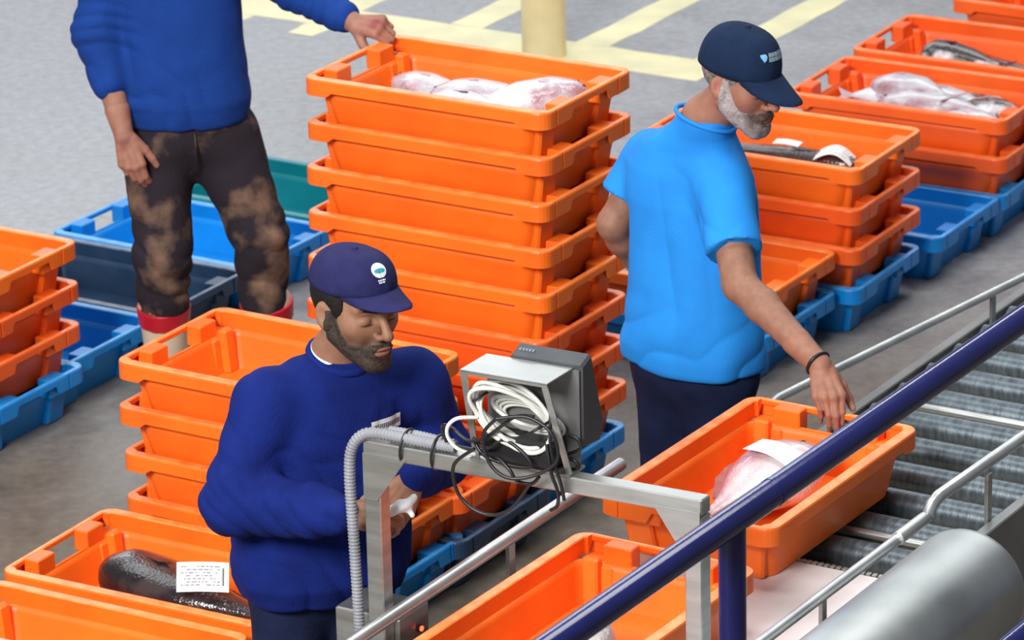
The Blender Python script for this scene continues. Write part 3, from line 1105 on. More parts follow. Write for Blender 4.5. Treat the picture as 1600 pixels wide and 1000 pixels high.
# switch box with a red lamp
OS = W(-5.17, 8.0, 0)
sw = empty('switch_box', 'small steel switch box with a red lamp, at the foot of the arch post', 'switch box', W(-5.17, 8.0, 0))
b = MB()
b.box(-5.30, -5.125, 7.90, 8.03, .52, .72, w3, .004)
sub(b, 'housing', STEEL, sw, OS)
b = MB()
b.box(-5.235, -5.195, 7.945, 7.985, 0, .52, w3, .003)
sub(b, 'pedestal', STEEL, sw, OS)
rl = w3(-5.125, 7.985, .668)
nrm = Vector((UX, UY, 0))
b = MB()
b.tube([Vector(rl) - nrm * .002, Vector(rl) + nrm * .006], .0095, 14)
sub(b, 'lamp_ring', BLACKP, sw, OS)
b = MB()
b.tube([Vector(rl) + nrm * .004, Vector(rl) + nrm * .009], .0065, 14)
sub(b, 'lamp', REDLED, sw, OS, 'glowing red lamp')

# cable stand
OB = gb(-4.80, 0, 1.168)
cs = empty('cable_stand', 'small steel stand on the arch with a coil of white cable inside', 'stand', OB)
TZ = 1.395
P4 = dict(nl=(-4.915, -.075), nr=(-4.705, -.075), fl=(-4.915, .055), fr=(-4.705, .055))
b = MB()
b.box(-4.893, -4.676, -.068, .047, TZ, TZ + .004, gb, .001)
b.box(-4.893, -4.676, -.068, -.066, TZ - .006, TZ, gb)
sub(b, 'top_plate', STEEL, cs, OB)
for uu, ub in ((-4.885, -4.890), (-4.684, -4.658)):
    b = MB()
    n = 6
    V = []
    for i in range(2):
        for k_ in range(n + 1):
            t = k_ / n
            z = TZ - (TZ - 1.170) * t
            c = uu + (ub - uu) * t
            vv = -.066 + .056 * t
            for du, dv in ((-.008, -.0015), (.008, -.0015), (.008, .0015), (-.008, .0015)):
                V.append(gb(c + du, vv + dv, z))
        break
    F = []
    for k_ in range(n):
        for i in range(4):
            F.append((k_ * 4 + i, k_ * 4 + (i + 1) % 4, k_ * 4 + 4 + (i + 1) % 4, k_ * 4 + 4 + i))
    F += [(3, 2, 1, 0), tuple(range(n * 4, n * 4 + 4))]
    b.add(V, F)
    sub(b, 'upright', STEEL, cs, OB)
b = MB()
b.box(-4.890, -4.660, .042, .046, 1.170, TZ, gb)
sub(b, 'back_plate', DARKST, cs, OB)
b = MB()
b.box(-4.90, -4.65, -.025, .045, 1.1685, 1.174, gb)
sub(b, 'foot_plate', STEEL, cs, OB)

# terminal behind the stand
OT = gb(-4.73, .12, 1.18)
tm_ = empty('display_terminal', 'charcoal display terminal mounted behind the cable stand, facing away', 'terminal', OT)
b = MB()
pf = [(.049, 1.405), (.088, 1.420), (.140, 1.235), (.122, 1.204), (.049, 1.212)]


def prism(b, pf, u0, u1, f, ch=.006):
    n = len(pf)
    cx = sum(p[0] for p in pf) / n
    cz = sum(p[1] for p in pf) / n
    V = []
    for u, k in ((u0, 1 - ch * 8), (u0 + ch, 1), (u1 - ch, 1), (u1, 1 - ch * 8)):
        V += [f(u, cx + (p[0] - cx) * k, cz + (p[1] - cz) * k) for p in pf]
    F = [tuple(range(n - 1, -1, -1)), tuple(range(3 * n, 4 * n))]
    for k in range(3):
        F += [(k * n + i, k * n + (i + 1) % n, k * n + n + (i + 1) % n, k * n + n + i) for i in range(n)]
    b.add(V, F)


prism(b, pf, -4.835, -4.655, gb)
sub(b, 'housing', CHAR, tm_, OT)
b = MB()
prism(b, [(.090, 1.414), (.097, 1.414), (.144, 1.243), (.137, 1.243)], -4.829, -4.661, gb, .003)
sub(b, 'screen', BLACKP, tm_, OT)
b = MB()
b.box(-4.79, -4.72, .0455, .050, 1.24, 1.36, gb)
sub(b, 'bracket', STEEL, tm_, OT)
b = MB()
for i in range(5):
    b.box(-4.822 + i * .0080, -4.8165 + i * .0080, .066, .073, 1.4120, 1.4155, gb)
o = sub(b, 'lettering', LOGOG, tm_, OT, 'small pale lettering on the top edge')

# coiled white cable
OCB = gb(-4.81, -.03, 1.18)
wc = empty('white_cable', 'coil of white cable hanging in the small steel stand', 'cable', OCB)
for k_, (r1, r2, du, dz, dv) in enumerate(((.088, .078, 0, 0, -.040), (.083, .073, .004, .004, -.034), (.091, .080, -.004, .002, -.028), (.079, .071, .006, -.004, -.022),
                                           (.086, .077, .008, .004, -.015), (.081, .07, 0, -.005, -.008))):
    b = MB()
    pts = []
    for i in range(40):
        a = 2 * math.pi * i / 40
        uu = -4.786 + du + r1 * math.cos(a) * 1.0
        zz = 1.290 + dz + r2 * math.sin(a) * .80 - .42 * r1 * math.cos(a)
        vv = dv + .012 * math.sin(2 * a + k_) + .02 * math.cos(a)
        pts.append(gb(uu, vv, zz))
    b.tube(pts, .0052, 8, closed=True)
    sub(b, 'cable_loop', WHITEC, wc, OCB)
for k_ in range(4):
    b = MB()
    pts = [gb(-4.785 + .075 * math.sin(a) + .006 * k_, .012 + .006 * k_, 1.290 + .030 * math.cos(a) - .008 * k_ - .15 * .075 * math.sin(a)) for a in [2 * math.pi * i / 26 for i in range(26)]]
    b.tube(pts, .0048, 8, closed=True)
    sub(b, 'cable_loop', WHITEC, wc, OCB)
b = MB()
b.tube([tuple(q) for q in smooth_path([gb(-4.860, -.05, 1.285), gb(-4.900, -.07, 1.283), gb(-4.922, -.075, 1.262), gb(-4.922, -.075, 1.235), gb(-4.900, -.07, 1.210), gb(-4.87, -.05, 1.195)])], .0045, 8)
sub(b, 'cable_end', WHITEC, wc, OCB)
for uu, zz in ((-4.868, 1.325), (-4.722, 1.275)):
    b = MB()
    pts = [gb(uu + .022 * math.cos(a), -.022 + .034 * math.sin(a), zz + .016 * math.cos(a)) for a in [2 * math.pi * i / 18 for i in range(18)]]
    b.tube(pts, .0035, 6, closed=True)
    sub(b, 'cable_tie', BLACKP, wc, OCB)

bc = empty('black_cable', 'tangle of thin black cables looping under the coil of white cable', 'cable', OCB)
rr = random.Random(5)


paths = [
    [(-4.96, -.02, 1.20), (-4.965, -.03, 1.24), (-4.93, -.05, 1.25), (-4.88, -.06, 1.23), (-4.83, -.06, 1.25), (-4.77, -.05, 1.30), (-4.72, -.05, 1.31)],
    [(-4.85, -.085, 1.225), (-4.90, -.09, 1.18), (-4.895, -.09, 1.12), (-4.86, -.09, 1.085), (-4.81, -.088, 1.075), (-4.76, -.085, 1.10), (-4.72, -.07, 1.16)],
    [(-4.80, -.075, 1.30), (-4.83, -.08, 1.26), (-4.815, -.085, 1.20), (-4.77, -.085, 1.17), (-4.71, -.07, 1.18), (-4.66, -.06, 1.22), (-4.67, -.06, 1.28), (-4.73, -.06, 1.31), (-4.80, -.075, 1.30)],
    [(-4.68, .02, 1.25), (-4.655, .02, 1.245), (-4.645, .02, 1.225), (-4.665, .02, 1.21), (-4.69, .02, 1.20)],
    [(-4.68, .01, 1.20), (-4.655, .01, 1.195), (-4.648, .01, 1.178), (-4.68, .01, 1.172)],
    [(-4.69, -.05, 1.25), (-4.675, -.06, 1.19), (-4.668, -.045, 1.14), (-4.672, -.04, 1.105), (-4.690, -.04, 1.09)],
    [(-4.69, -.03, 1.32), (-4.68, -.05, 1.24), (-4.66, -.045, 1.16), (-4.655, -.04, 1.12)],
    [(-4.88, -.04, 1.23), (-4.84, -.05, 1.215), (-4.80, -.045, 1.24), (-4.75, -.05, 1.22), (-4.73, -.05, 1.19), (-4.79, -.05, 1.185), (-4.85, -.05, 1.20), (-4.88, -.04, 1.23)],
    [(-4.87, -.03, 1.19), (-4.82, -.05, 1.20), (-4.78, -.06, 1.18), (-4.76, -.06, 1.155), (-4.73, -.05, 1.15), (-4.71, -.05, 1.17)],
]
for pth in paths:
    b = MB()
    b.tube([tuple(q) for q in smooth_path([gb(*q) for q in pth])], .0042, 7)
    sub(b, 'cable_strand', BLACKP, bc, OCB)
# power adapters lying in the stand
b = MB()
b.box(-4.87, -4.69, -.030, .036, 1.176, 1.240, gb, .008)
tg = empty('power_adapter', 'black power adapter under the coil in the small steel stand', 'adapter', OCB)
sub(b, 'housing', BLACKP, tg, OCB)
b = MB()
b.tube([gb(-4.72, 0, 1.20), gb(-4.705, 0, 1.20)], .006, 8)
sub(b, 'plug_sleeve', BLACKP, tg, OCB)


# ribbed conduit
def conduit(b, pts, r, pitch=.0085):
    P = smooth_path(pts, 14)
    L = [0]
    for i in range(1, len(P)):
        L.append(L[-1] + (P[i] - P[i - 1]).length)
    n = int(L[-1] / (pitch / 4))
    out, rs = [], []
    for i in range(n + 1):
        s = L[-1] * i / n
        j = min(max(int(np.searchsorted(L, s)), 1), len(P) - 1)
        t = (s - L[j - 1]) / max(1e-9, L[j] - L[j - 1])
        out.append(P[j - 1].lerp(P[j], t))
        rs.append(r if i % 4 < 2 else r * .82)
    b.tube(out, rs, 12)


oc = empty('cable_conduit', 'grey ribbed conduit bent over the left corner of the steel arch', 'conduit', OG)
b = MB()
conduit(b, [gb(-5.196, -.03, .66), gb(-5.199, -.03, .80), gb(-5.204, -.03, .95), gb(-5.208, -.03, 1.08), gb(-5.200, -.028, 1.15), gb(-5.165, -.022, 1.187), gb(-5.10, -.012, 1.188),
            gb(-5.02, -.008, 1.184), gb(-4.945, -.006, 1.184)], .0135)
sub(b, 'ribbed_tube', CONDUIT, oc, OG)
b = MB()
conduit(b, [gb(-5.13, .022, 1.185), gb(-5.06, .020, 1.186), gb(-4.99, .018, 1.183), gb(-4.96, .014, 1.183)], .011)
sub(b, 'ribbed_tube', CONDUIT, oc, OG)
b = MB()
b.tube([gb(-4.95, -.006, 1.184), gb(-4.90, -.005, 1.183), gb(-4.86, -.01, 1.190)], .0075, 8)
sub(b, 'inner_cable', BLACKP, oc, OG)
for uu in (-5.075, -4.995):
    b = MB()
    pts = [gb(uu + .004 * math.sin(a), .004 + .034 * math.cos(a), 1.162 + .041 * math.sin(a)) for a in [2 * math.pi * i / 20 for i in range(20)]]
    b.tube(pts, .0032, 6, closed=True)
    sub(b, 'cable_tie', BLACKP, oc, OG)

# ------------------------------------------------------------------ steel drum at the corner
OD = W(-4.09, 8.0, 0)
dr = empty('steel_drum', 'big brushed steel cylinder lying beside the near rail', 'cylinder', OD)
b = MB()
cu, cz, R_ = -4.107, .674, .145
pr_ = [(6.4, .3), (6.4, 1.0), (8.93, 1.0), (8.955, .985), (8.795, .95), (8.975, .9), (8.975, .0)]
b2 = MB()
V, F = [], []
n = 56
pr_ = [(6.4, 0.02), (6.4, .96), (6.41, 1.0), (8.770, 1.0), (8.787, .985), (8.795, .95), (8.797, .90), (8.797, .02)]
for (vv, k_) in pr_:
    for i in range(n):
        a = 2 * math.pi * i / n
        V.append(w3(cu + R_ * k_ * math.cos(a), vv, cz + R_ * k_ * math.sin(a)))
for j in range(len(pr_) - 1):
    for i in range(n):
        F.append((j * n + i, j * n + (i + 1) % n, j * n + n + (i + 1) % n, j * n + n + i))
F += [tuple(range(n)), tuple(range((len(pr_) - 1) * n, len(pr_) * n))]
b.add(V, F, True)
sub(b, 'shell', DRUMST, dr, OD)
for vv in (6.9, 8.4):
    b = MB()
    b.box(cu - .10, cu + .10, vv - .03, vv + .03, 0, cz - R_ * .80, w3, .004)
    sub(b, 'support', STEEL, dr, OD)

# ------------------------------------------------------------------ blue guard rail in front
OH = W(-3.835, 7.2, 0)
gr_ = empty('guard_rail', 'glossy navy blue tubular handrail crossing in front of the conveyor', 'handrail', OH)
HZ = 1.50
hu = lambda v: -3.842 + (v - 6.467) * .0105
b = MB()
b.tube([w3(hu(4.5), 4.5, HZ), w3(hu(7.0), 7.0, HZ), w3(hu(11.0), 11.0, HZ)], .0295, 24)
sub(b, 'top_rail', RAILBLUE, gr_, OH)
b = MB()
b.tube([w3(hu(4.5), 4.5, HZ - .765), w3(hu(11.0), 11.0, HZ - .765)], .0277, 24)
sub(b, 'middle_rail', RAILBLUE, gr_, OH)
b = MB()
b.tube([w3(hu(7.275), 7.275, HZ), w3(hu(7.29), 7.29, HZ)], .0306, 24)
sub(b, 'weld_collar', RAILBLUE, gr_, OH)
for vv in (5.4, 7.115, 9.6):
    b = MB()
    uu = hu(vv)
    b.tube([w3(uu, vv, 0.0), w3(uu, vv, HZ - .012)], .0277, 24)
    b.tube([w3(uu, vv, 0.0), w3(uu, vv, .008)], .06, 24)
    sub(b, 'post', RAILBLUE, gr_, OH)

# ------------------------------------------------------------------ people: bodies and clothes grown from distance fields
def vnoise(P, freq, seed=0):
    """smooth value noise, -1..1"""
    Q = np.asarray(P) * freq
    I = np.floor(Q).astype(np.int64)
    f = Q - I
    f = f * f * (3 - 2 * f)

    def h(ix, iy, iz):
        n = (ix * 374761393 + iy * 668265263 + iz * 2147483647 + seed * 1274126177) & 0xffffffff
        n = ((n ^ (n >> 13)) * 1274126177) & 0xffffffff
        return ((n ^ (n >> 16)) & 0xffff) / 32767.5 - 1.0
    x, y, z = I[:, 0], I[:, 1], I[:, 2]
    c = [[[h(x + i, y + j, z + k) for k in (0, 1)] for j in (0, 1)] for i in (0, 1)]
    fx, fy, fz = f[:, 0], f[:, 1], f[:, 2]
    a = [[c[0][j][k] * (1 - fx) + c[1][j][k] * fx for k in (0, 1)] for j in (0, 1)]
    b = [a[0][k] * (1 - fy) + a[1][k] * fy for k in (0, 1)]
    return b[0] * (1 - fz) + b[1] * fz


class RC:
    """tapered capsule"""

    def __init__(s, a, b, ra, rb):
        s.a, s.b, s.ra, s.rb = np.array(a, float), np.array(b, float), ra, rb
        s.c = (s.a + s.b) / 2
        s.r = np.linalg.norm(s.b - s.a) / 2 + max(ra, rb)

    def __call__(s, P):
        ab = s.b - s.a
        t = np.clip(((P - s.a) @ ab) / max(1e-12, ab @ ab), 0, 1)
        return np.linalg.norm(P - s.a - t[:, None] * ab, axis=1) - (s.ra + (s.rb - s.ra) * t)


class ELL:
    """ellipsoid with a frame (columns are its axes)"""

    def __init__(s, c, rad, R=None):
        s.c, s.rad = np.array(c, float), np.array(rad, float)
        s.R = np.eye(3) if R is None else np.array(R, float)
        s.r = max(rad)

    def __call__(s, P):
        Q = (P - s.c) @ s.R
        k0 = np.linalg.norm(Q / s.rad, axis=1)
        k1 = np.linalg.norm(Q / s.rad ** 2, axis=1)
        return k0 * (k0 - 1) / np.maximum(k1, 1e-9)


class LOFT:
    """stack of super-ellipses along z; st rows: z, cx, cy, a, b; lx: the unit direction of a in the ground plane"""

    def __init__(s, st, lx, n=2.4, rnd=0.02):
        s.st = np.array(sorted(st), float)
        s.lx = np.array([lx[0], lx[1]], float) / math.hypot(*lx)
        s.ly = np.array([-s.lx[1], s.lx[0]])
        s.n, s.rnd = n, rnd
        z0, z1 = s.st[0, 0], s.st[-1, 0]
        s.c = np.array([s.st[:, 1].mean(), s.st[:, 2].mean(), (z0 + z1) / 2])
        s.r = math.hypot((z1 - z0) / 2, s.st[:, 3:5].max()) + 0.1

    def __call__(s, P):
        z = P[:, 2]
        zs = s.st[:, 0]
        g = [np.interp(z, zs, s.st[:, k]) for k in (1, 2, 3, 4)]
        dx, dy = P[:, 0] - g[0], P[:, 1] - g[1]
        qx, qy = (dx * s.lx[0] + dy * s.lx[1]) / g[2], (dx * s.ly[0] + dy * s.ly[1]) / g[3]
        rr = (np.abs(qx) ** s.n + np.abs(qy) ** s.n) ** (1 / s.n)
        d = (rr - 1) * np.minimum(g[2], g[3])
        cap = np.maximum(z - zs[-1], zs[0] - z)
        k = s.rnd
        h = np.clip(0.5 + 0.5 * (d - cap) / k, 0, 1)
        return cap * (1 - h) + d * h + k * h * (1 - h)


class OPS:
    """smooth unions and subtractions evaluated in order"""

    def __init__(s):
        s.o = []

    def u(s, p, k=0.01):
        s.o.append((p, k, 1))
        return s

    def sub(s, p, k=0.005):
        s.o.append((p, k, -1))
        return s

    def chain(s, pts, rs, k=0.01, k0=None):
        for i in range(len(pts) - 1):
            s.u(RC(pts[i], pts[i + 1], rs[i], rs[i + 1]), k0 if (i == 0 and k0) else k)
        return s

    def pick(s, c, r):
        return [(p, k, g) for p, k, g in s.o if np.linalg.norm(p.c - c) - p.r - r < 0.03 + k]

    @staticmethod
    def ev(ops, P):
        d = np.full(len(P), 0.2)
        for p, k, g in ops:
            q = p(P)
            if g > 0:
                h = np.clip(0.5 + 0.5 * (d - q) / k, 0, 1)
                d = d * (1 - h) + q * h - k * h * (1 - h)
            else:
                h = np.clip(0.5 - 0.5 * (d + q) / k, 0, 1)
                d = d * (1 - h) - q * h + k * h * (1 - h)
        return d

    def at(s, P):
        return s.ev(s.o, np.asarray(P, float))


def nets(ops, lo, hi, h, mod=None):
    """surface nets over the box lo..hi"""
    lo, hi = np.array(lo, float), np.array(hi, float)
    n = np.ceil((hi - lo) / h).astype(int) + 1
    D = np.full(n, 0.2, np.float32)
    B = 16
    for i in range(0, n[0], B):
        for j in range(0, n[1], B):
            for k in range(0, n[2], B):
                e = np.minimum([i + B, j + B, k + B], n)
                a, b = lo + h * np.array([i, j, k]), lo + h * (e - 1)
                pk = ops.pick((a + b) / 2, np.linalg.norm(b - a) / 2)
                if not any(g > 0 for _, _, g in pk):
                    continue
                gx, gy, gz = np.meshgrid(*[lo[q] + h * np.arange((i, j, k)[q], e[q]) for q in range(3)], indexing='ij')
                P = np.stack([gx.ravel(), gy.ravel(), gz.ravel()], 1)
                d = ops.ev(pk, P)
                if mod is not None:
                    d = mod(P, d)
                D[i:e[0], j:e[1], k:e[2]] = d.reshape(gx.shape)
    # close the box
    for ax in range(3):
        sl = [slice(None)] * 3
        for q in (0, -1):
            sl[ax] = q
            D[tuple(sl)] = np.maximum(D[tuple(sl)], h * 0.5)
    ins = D < 0
    c = np.zeros(n - 1, np.int8)
    offs = [(a, b, d) for a in (0, 1) for b in (0, 1) for d in (0, 1)]
    for o in offs:
        c += ins[o[0]:n[0] - 1 + o[0], o[1]:n[1] - 1 + o[1], o[2]:n[2] - 1 + o[2]]
    act = np.argwhere((c > 0) & (c < 8))
    idx = -np.ones(n - 1, np.int64)
    idx[act[:, 0], act[:, 1], act[:, 2]] = np.arange(len(act))
    val = {o: D[act[:, 0] + o[0], act[:, 1] + o[1], act[:, 2] + o[2]].astype(float) for o in offs}
    S, C = np.zeros((len(act), 3)), np.zeros(len(act))
    for o in offs:
        for ax in range(3):
            if o[ax] == 0:
                o2 = list(o)
                o2[ax] = 1
                v0, v1 = val[o], val[tuple(o2)]
                m = (v0 < 0) != (v1 < 0)
                t = np.where(m, v0 / np.where(m, v0 - v1, 1), 0)
                p = np.tile(np.array(o, float), (len(act), 1))
                p[:, ax] += t
                S += np.where(m[:, None], p, 0)
                C += m
    V = lo + h * (act + S / C[:, None])
    F = []
    for ax in range(3):
        a1, a2 = (ax + 1) % 3, (ax + 2) % 3
        s0, s1 = [slice(None)] * 3, [slice(None)] * 3
        s0[ax], s1[ax] = slice(0, n[ax] - 1), slice(1, n[ax])
        x = np.argwhere(ins[tuple(s0)] != ins[tuple(s1)])
        x = x[(x[:, a1] > 0) & (x[:, a2] > 0) & (x[:, a1] < n[a1] - 1) & (x[:, a2] < n[a2] - 1)]
        q = []
        for d1, d2 in ((0, 0), (1, 0), (1, 1), (0, 1)):
            y = x.copy()
            y[:, a1] -= d1
            y[:, a2] -= d2
            q.append(idx[y[:, 0], y[:, 1], y[:, 2]])
        q = np.stack(q, 1)
        fl_ = ins[x[:, 0], x[:, 1], x[:, 2]]
        q = np.where(fl_[:, None], q[:, :], q[:, ::-1])
        F.append(q)
    return V, np.concatenate(F)


def smooth(V, F, it=1, w=0.5):
    for _ in range(it):
        A, C = np.zeros_like(V), np.zeros(len(V))
        for k in range(4):
            np.add.at(A, F[:, k], V[F[:, (k + 1) % 4]] + V[F[:, (k - 1) % 4]])
            np.add.at(C, F[:, k], 2)
        V = V * (1 - w) + w * A / np.maximum(C, 1)[:, None]
    return V


def vnormals(V, F):
    fn = np.cross(V[F[:, 2]] - V[F[:, 0]], V[F[:, 3]] - V[F[:, 1]])
    N = np.zeros_like(V)
    for k in range(4):
        np.add.at(N, F[:, k], fn)
    return N / np.maximum(np.linalg.norm(N, axis=1), 1e-12)[:, None]


def np_mesh(name, V, F, m, parent, origin, tint=None, label=None):
    me = bpy.data.meshes.new(name)
    V = V - np.array(origin)
    me.vertices.add(len(V))
    me.vertices.foreach_set('co', V.astype(np.float32).ravel())
    me.loops.add(F.size)
    me.loops.foreach_set('vertex_index', F.astype(np.int32).ravel())
    me.polygons.add(len(F))
    me.polygons.foreach_set('loop_start', np.arange(0, F.size, 4, dtype=np.int32))
    me.polygons.foreach_set('loop_total', np.full(len(F), 4, np.int32))
    me.polygons.foreach_set('use_smooth', np.ones(len(F), bool))
    me.update(calc_edges=True)
    me.validate()
    if tint is not None:
        at = me.color_attributes.new('tint', 'FLOAT_COLOR', 'POINT')
        at.data.foreach_set('color', np.concatenate([tint, np.ones((len(V), 1))], 1).astype(np.float32).ravel())
    return mesh_obj(name, me, m, parent, label)


def grow(ops, lo, hi, h, disp=None, it=1, mod=None):
    V, F = nets(ops, lo, hi, h, mod)
    V = smooth(V, F, it)
    if disp is not None:
        N = vnormals(V, F)
        V = V + N * disp(V, N)[:, None]
    return V, F


def unit(v):
    v = np.array(v, float)
    return v / np.linalg.norm(v)


def frame(fwd, upv=(0, 0, 1)):
    """columns: x = the figure's left-hand side negated (right when looking along y), y = forward, z = up"""
    y = unit(fwd)
    x = unit(np.cross(y, upv))
    z = np.cross(x, y)
    return np.stack([x, y, z], 1)


def rotx(a):
    c, s = math.cos(a), math.sin(a)
    return np.array([[1, 0, 0], [0, c, -s], [0, s, c]])


def rotz(a):
    c, s = math.cos(a), math.sin(a)
    return np.array([[c, -s, 0], [s, c, 0], [0, 0, 1]])


def hand_ops(O, wrist, R, curls, thumb=(0.5, 0.3), s=1.0, spread=0.06, forearm=None, side=1, rw=.024):
    """R columns: x towards the thumb side, y along the fingers, z out of the back of the hand"""
    Wp = np.array(wrist, float)
    R = np.array(R)
    P = lambda x, y, z: Wp + R @ (np.array([x, y, z]) * s)
    kn = [(.030, .088, .002), (.010, .092, .005), (-.011, .088, .004), (-.030, .079, 0)]
    ln = [(.042, .026, .021), (.046, .030, .022), (.043, .028, .022), (.033, .021, .020)]
    rd = [.0095, .0098, .0092, .0082]
    for (x, y, z), r in zip(kn, rd):
        O.u(RC(P(x * .55, .005, -.002), P(x, y, z), .0135 * s, (r + .003) * s), .006)
    O.u(ELL(P(0, .05, -.006), (.034 * s, .043 * s, .0125 * s), R), .008)
    O.u(RC(P(0, -.01, 0), P(0, .02, -.002), rw * s, .020 * s), .008)
    tips = []
    for i in range(4):
        base = P(*kn[i])
        a = -spread * (i - 1.4) * (1)
        d0 = R @ rotz(a)
        ang = 0
        p = base
        r = rd[i]
        for j in range(3):
            ang += curls[i][j]
            d = d0 @ np.array([0, math.cos(ang), -math.sin(ang)])
            q = p + d * ln[i][j] * s
            r2 = r * (.90 if j < 2 else .80)
            O.u(RC(p, q, r * s, r2 * s), .0025 if j else .006)
            p, r = q, r2
        tips.append((p, d, r * s))
    t0 = P(.020, .018, -.008)
    t1 = P(.020 + .034 * math.sin(thumb[0] + .35), .018 + .036 * math.cos(thumb[0]), -.014 - .012 * thumb[1])
    d = unit(t1 - t0)
    x = R[:, 0]
    bend = R @ np.array([-.35 * thumb[1], .75, -.55 * thumb[1]])
    t2 = t1 + unit(d + .5 * bend) * .034 * s
    t3 = t2 + unit(d + 1.1 * bend) * .026 * s
    O.u(RC(t0, t1, .0175 * s, .0135 * s), .010)
    O.u(RC(t1, t2, .0125 * s, .0112 * s), .004)
    O.u(RC(t2, t3, .0112 * s, .0088 * s), .003)
    tips.append((t3, unit(d + 1.1 * bend), .0088 * s))
    return tips


def head_ops(O, c, R, nose=1.0, jaw=1.0, s=1.0):
    C = np.array(c, float)
    P = lambda x, y, z: C + R @ (np.array([x, y, z]) * s)
    E = lambda p, r, k=.01, Q=None: O.u(ELL(P(*p), np.array(r) * s, R if Q is None else R @ Q), k)
    E((0, -.018, .036), (.076, .096, .084))
    E((0, .030, -.022), (.060, .062, .088), .03)
    for sx in (-1, 1):
        O.u(RC(P(sx * .056, -.002, -.046), P(sx * .018, .078, -.100), .019 * s * jaw, .016 * s * jaw), .025)
        E((sx * .044, .055, -.014), (.020, .020, .020), .035)
        O.u(RC(P(sx * .008, .0885, .026), P(sx * .046, .071, .030), .0105 * s, .009 * s), .014)
    E((0, .080, -.101), (.020, .017, .017), .02)
    E((0, .062, .050), (.050, .026, .036), .03)
    E((0, .088, -.066), (.028, .015, .024), .014)                      # muzzle
    for sx in (-1, 1):
        O.sub(ELL(P(sx * .0325, .100, .006), np.array((.020, .0165, .0125)) * s, R), .012)
        E((sx * .032, .0760, .003), (.0150, .0130, .0120), .005)        # lids over the eyeballs
        O.sub(ELL(P(sx * .032, .0925, -.0045), np.array((.0135, .004, .0013)) * s, R), .002)   # lid slit
    O.u(RC(P(0, .088, .022), P(0, .112 * 1.0 + .006 * nose, -.024), .0085 * s, .0105 * s), .012)
    E((0, .113 + .005 * nose, -.028), (.0115, .0115, .0100), .008)
    for sx in (-1, 1):
        E((sx * .0125, .102, -.0325), (.0085, .011, .0078), .006)
        O.sub(ELL(P(sx * .0075, .108, -.0405), np.array((.0038, .005, .0035)) * s, R), .003)
    E((0, .1010, -.0600), (.0235, .0080, .0058), .006)
    E((0, .0985, -.0715), (.0195, .0085, .0068), .006)
    O.sub(ELL(P(0, .1085, -.0655), np.array((.0235, .0065, .0013)) * s, R), .003)
    for sx in (-1, 1):                                                 # ears
        Q = np.array([[1, 0, 0], [0, .95, -.30], [0, .30, .95]]) @ np.array([[.88, -.47 * sx, 0], [.47 * sx, .88, 0], [0, 0, 1]])
        E((sx * .079, -.012, -.004), (.0075, .0185, .0315), .008, Q)
        O.sub(ELL(P(sx * .0865, -.008, .000), np.array((.0060, .0105, .0175)) * s, R @ Q), .004)
    return P


def head_tint(V, C, R, base, lip, brow, stub=None, s=1.0, ruddy=None):
    L = ((V - np.array(C)) @ R) / s
    x, y, z = L[:, 0], L[:, 1], L[:, 2]
    T = np.tile(np.array(base, float), (len(V), 1))

    def blend(w, col):
        w = np.clip(w, 0, 1)[:, None]
        T[:] = T * (1 - w) + np.array(col) * w
    n = vnoise(L, 60, 3)
    blend(.22 * np.clip(n, 0, 1), np.array(base) * np.array((1.0, .75, .7)))
    if ruddy is not None:
        for px, py, pz, r in ((.045, .07, -.02, .03), (-.045, .07, -.02, .03), (0, .115, -.02, .02), (.078, -.01, 0, .03), (-.078, -.01, 0, .03)):
            blend(.55 * np.exp(-((x - px) ** 2 + (y - py) ** 2 + (z - pz) ** 2) / r ** 2), ruddy)
    if stub is not None:
        w = stub(x, y, z)
        blend(w * (.75 + .35 * n), brow)
    blend(1.1 * np.exp(-((x / .021) ** 4 + ((z + .0655) / .0095) ** 4)) * (y > .09), lip)
    bx = np.abs(x)
    bz = .0265 + .006 * np.sin((bx - .012) / .04 * 2.4)
    blend(1.1 * np.exp(-(((bx - .031) / .021) ** 6 + ((z - bz) / .0058) ** 4)) * (y > .06) * (.85 + .3 * n), brow)
    blend(.9 * np.exp(-(((bx - .032) / .0145) ** 4 + ((z + .0048) / .0024) ** 4)) * (y > .06), np.array(brow) * .7)
    return T


class DOME:
    """cap crown: maps (azimuth, elevation 0..1) to the crown surface"""

    def __init__(s, P, rx=.087, ry=.114, hz=.082, cy=-.012, z0=.055, tiltf=.06):
        s.P, s.rx, s.ry, s.hz, s.cy, s.z0, s.t = P, rx, ry, hz, cy, z0, tiltf

    def local(s, az, el, off=0.0):
        e = el * math.pi / 2
        c = math.cos(e) ** .80
        sn = math.sin(e) ** .92
        gr = .0016 * max(0, 1 - abs(math.sin(3 * az)) * 9) * math.cos(e)
        x = (s.rx + off - gr) * c * math.sin(az)
        y = s.cy + (s.ry + off - gr) * c * math.cos(az)
        front = max(0.0, math.cos(az))
        z = s.z0 + (s.hz + off) * sn + s.t * (y - s.cy) * .6 * (1 - .6 * el) + front * .010 * math.sin(math.pi * min(1, el * 1.2))
        return (x, y, z)

    def __call__(s, az, el, off=0.0):
        return s.P(*s.local(az, el, off))


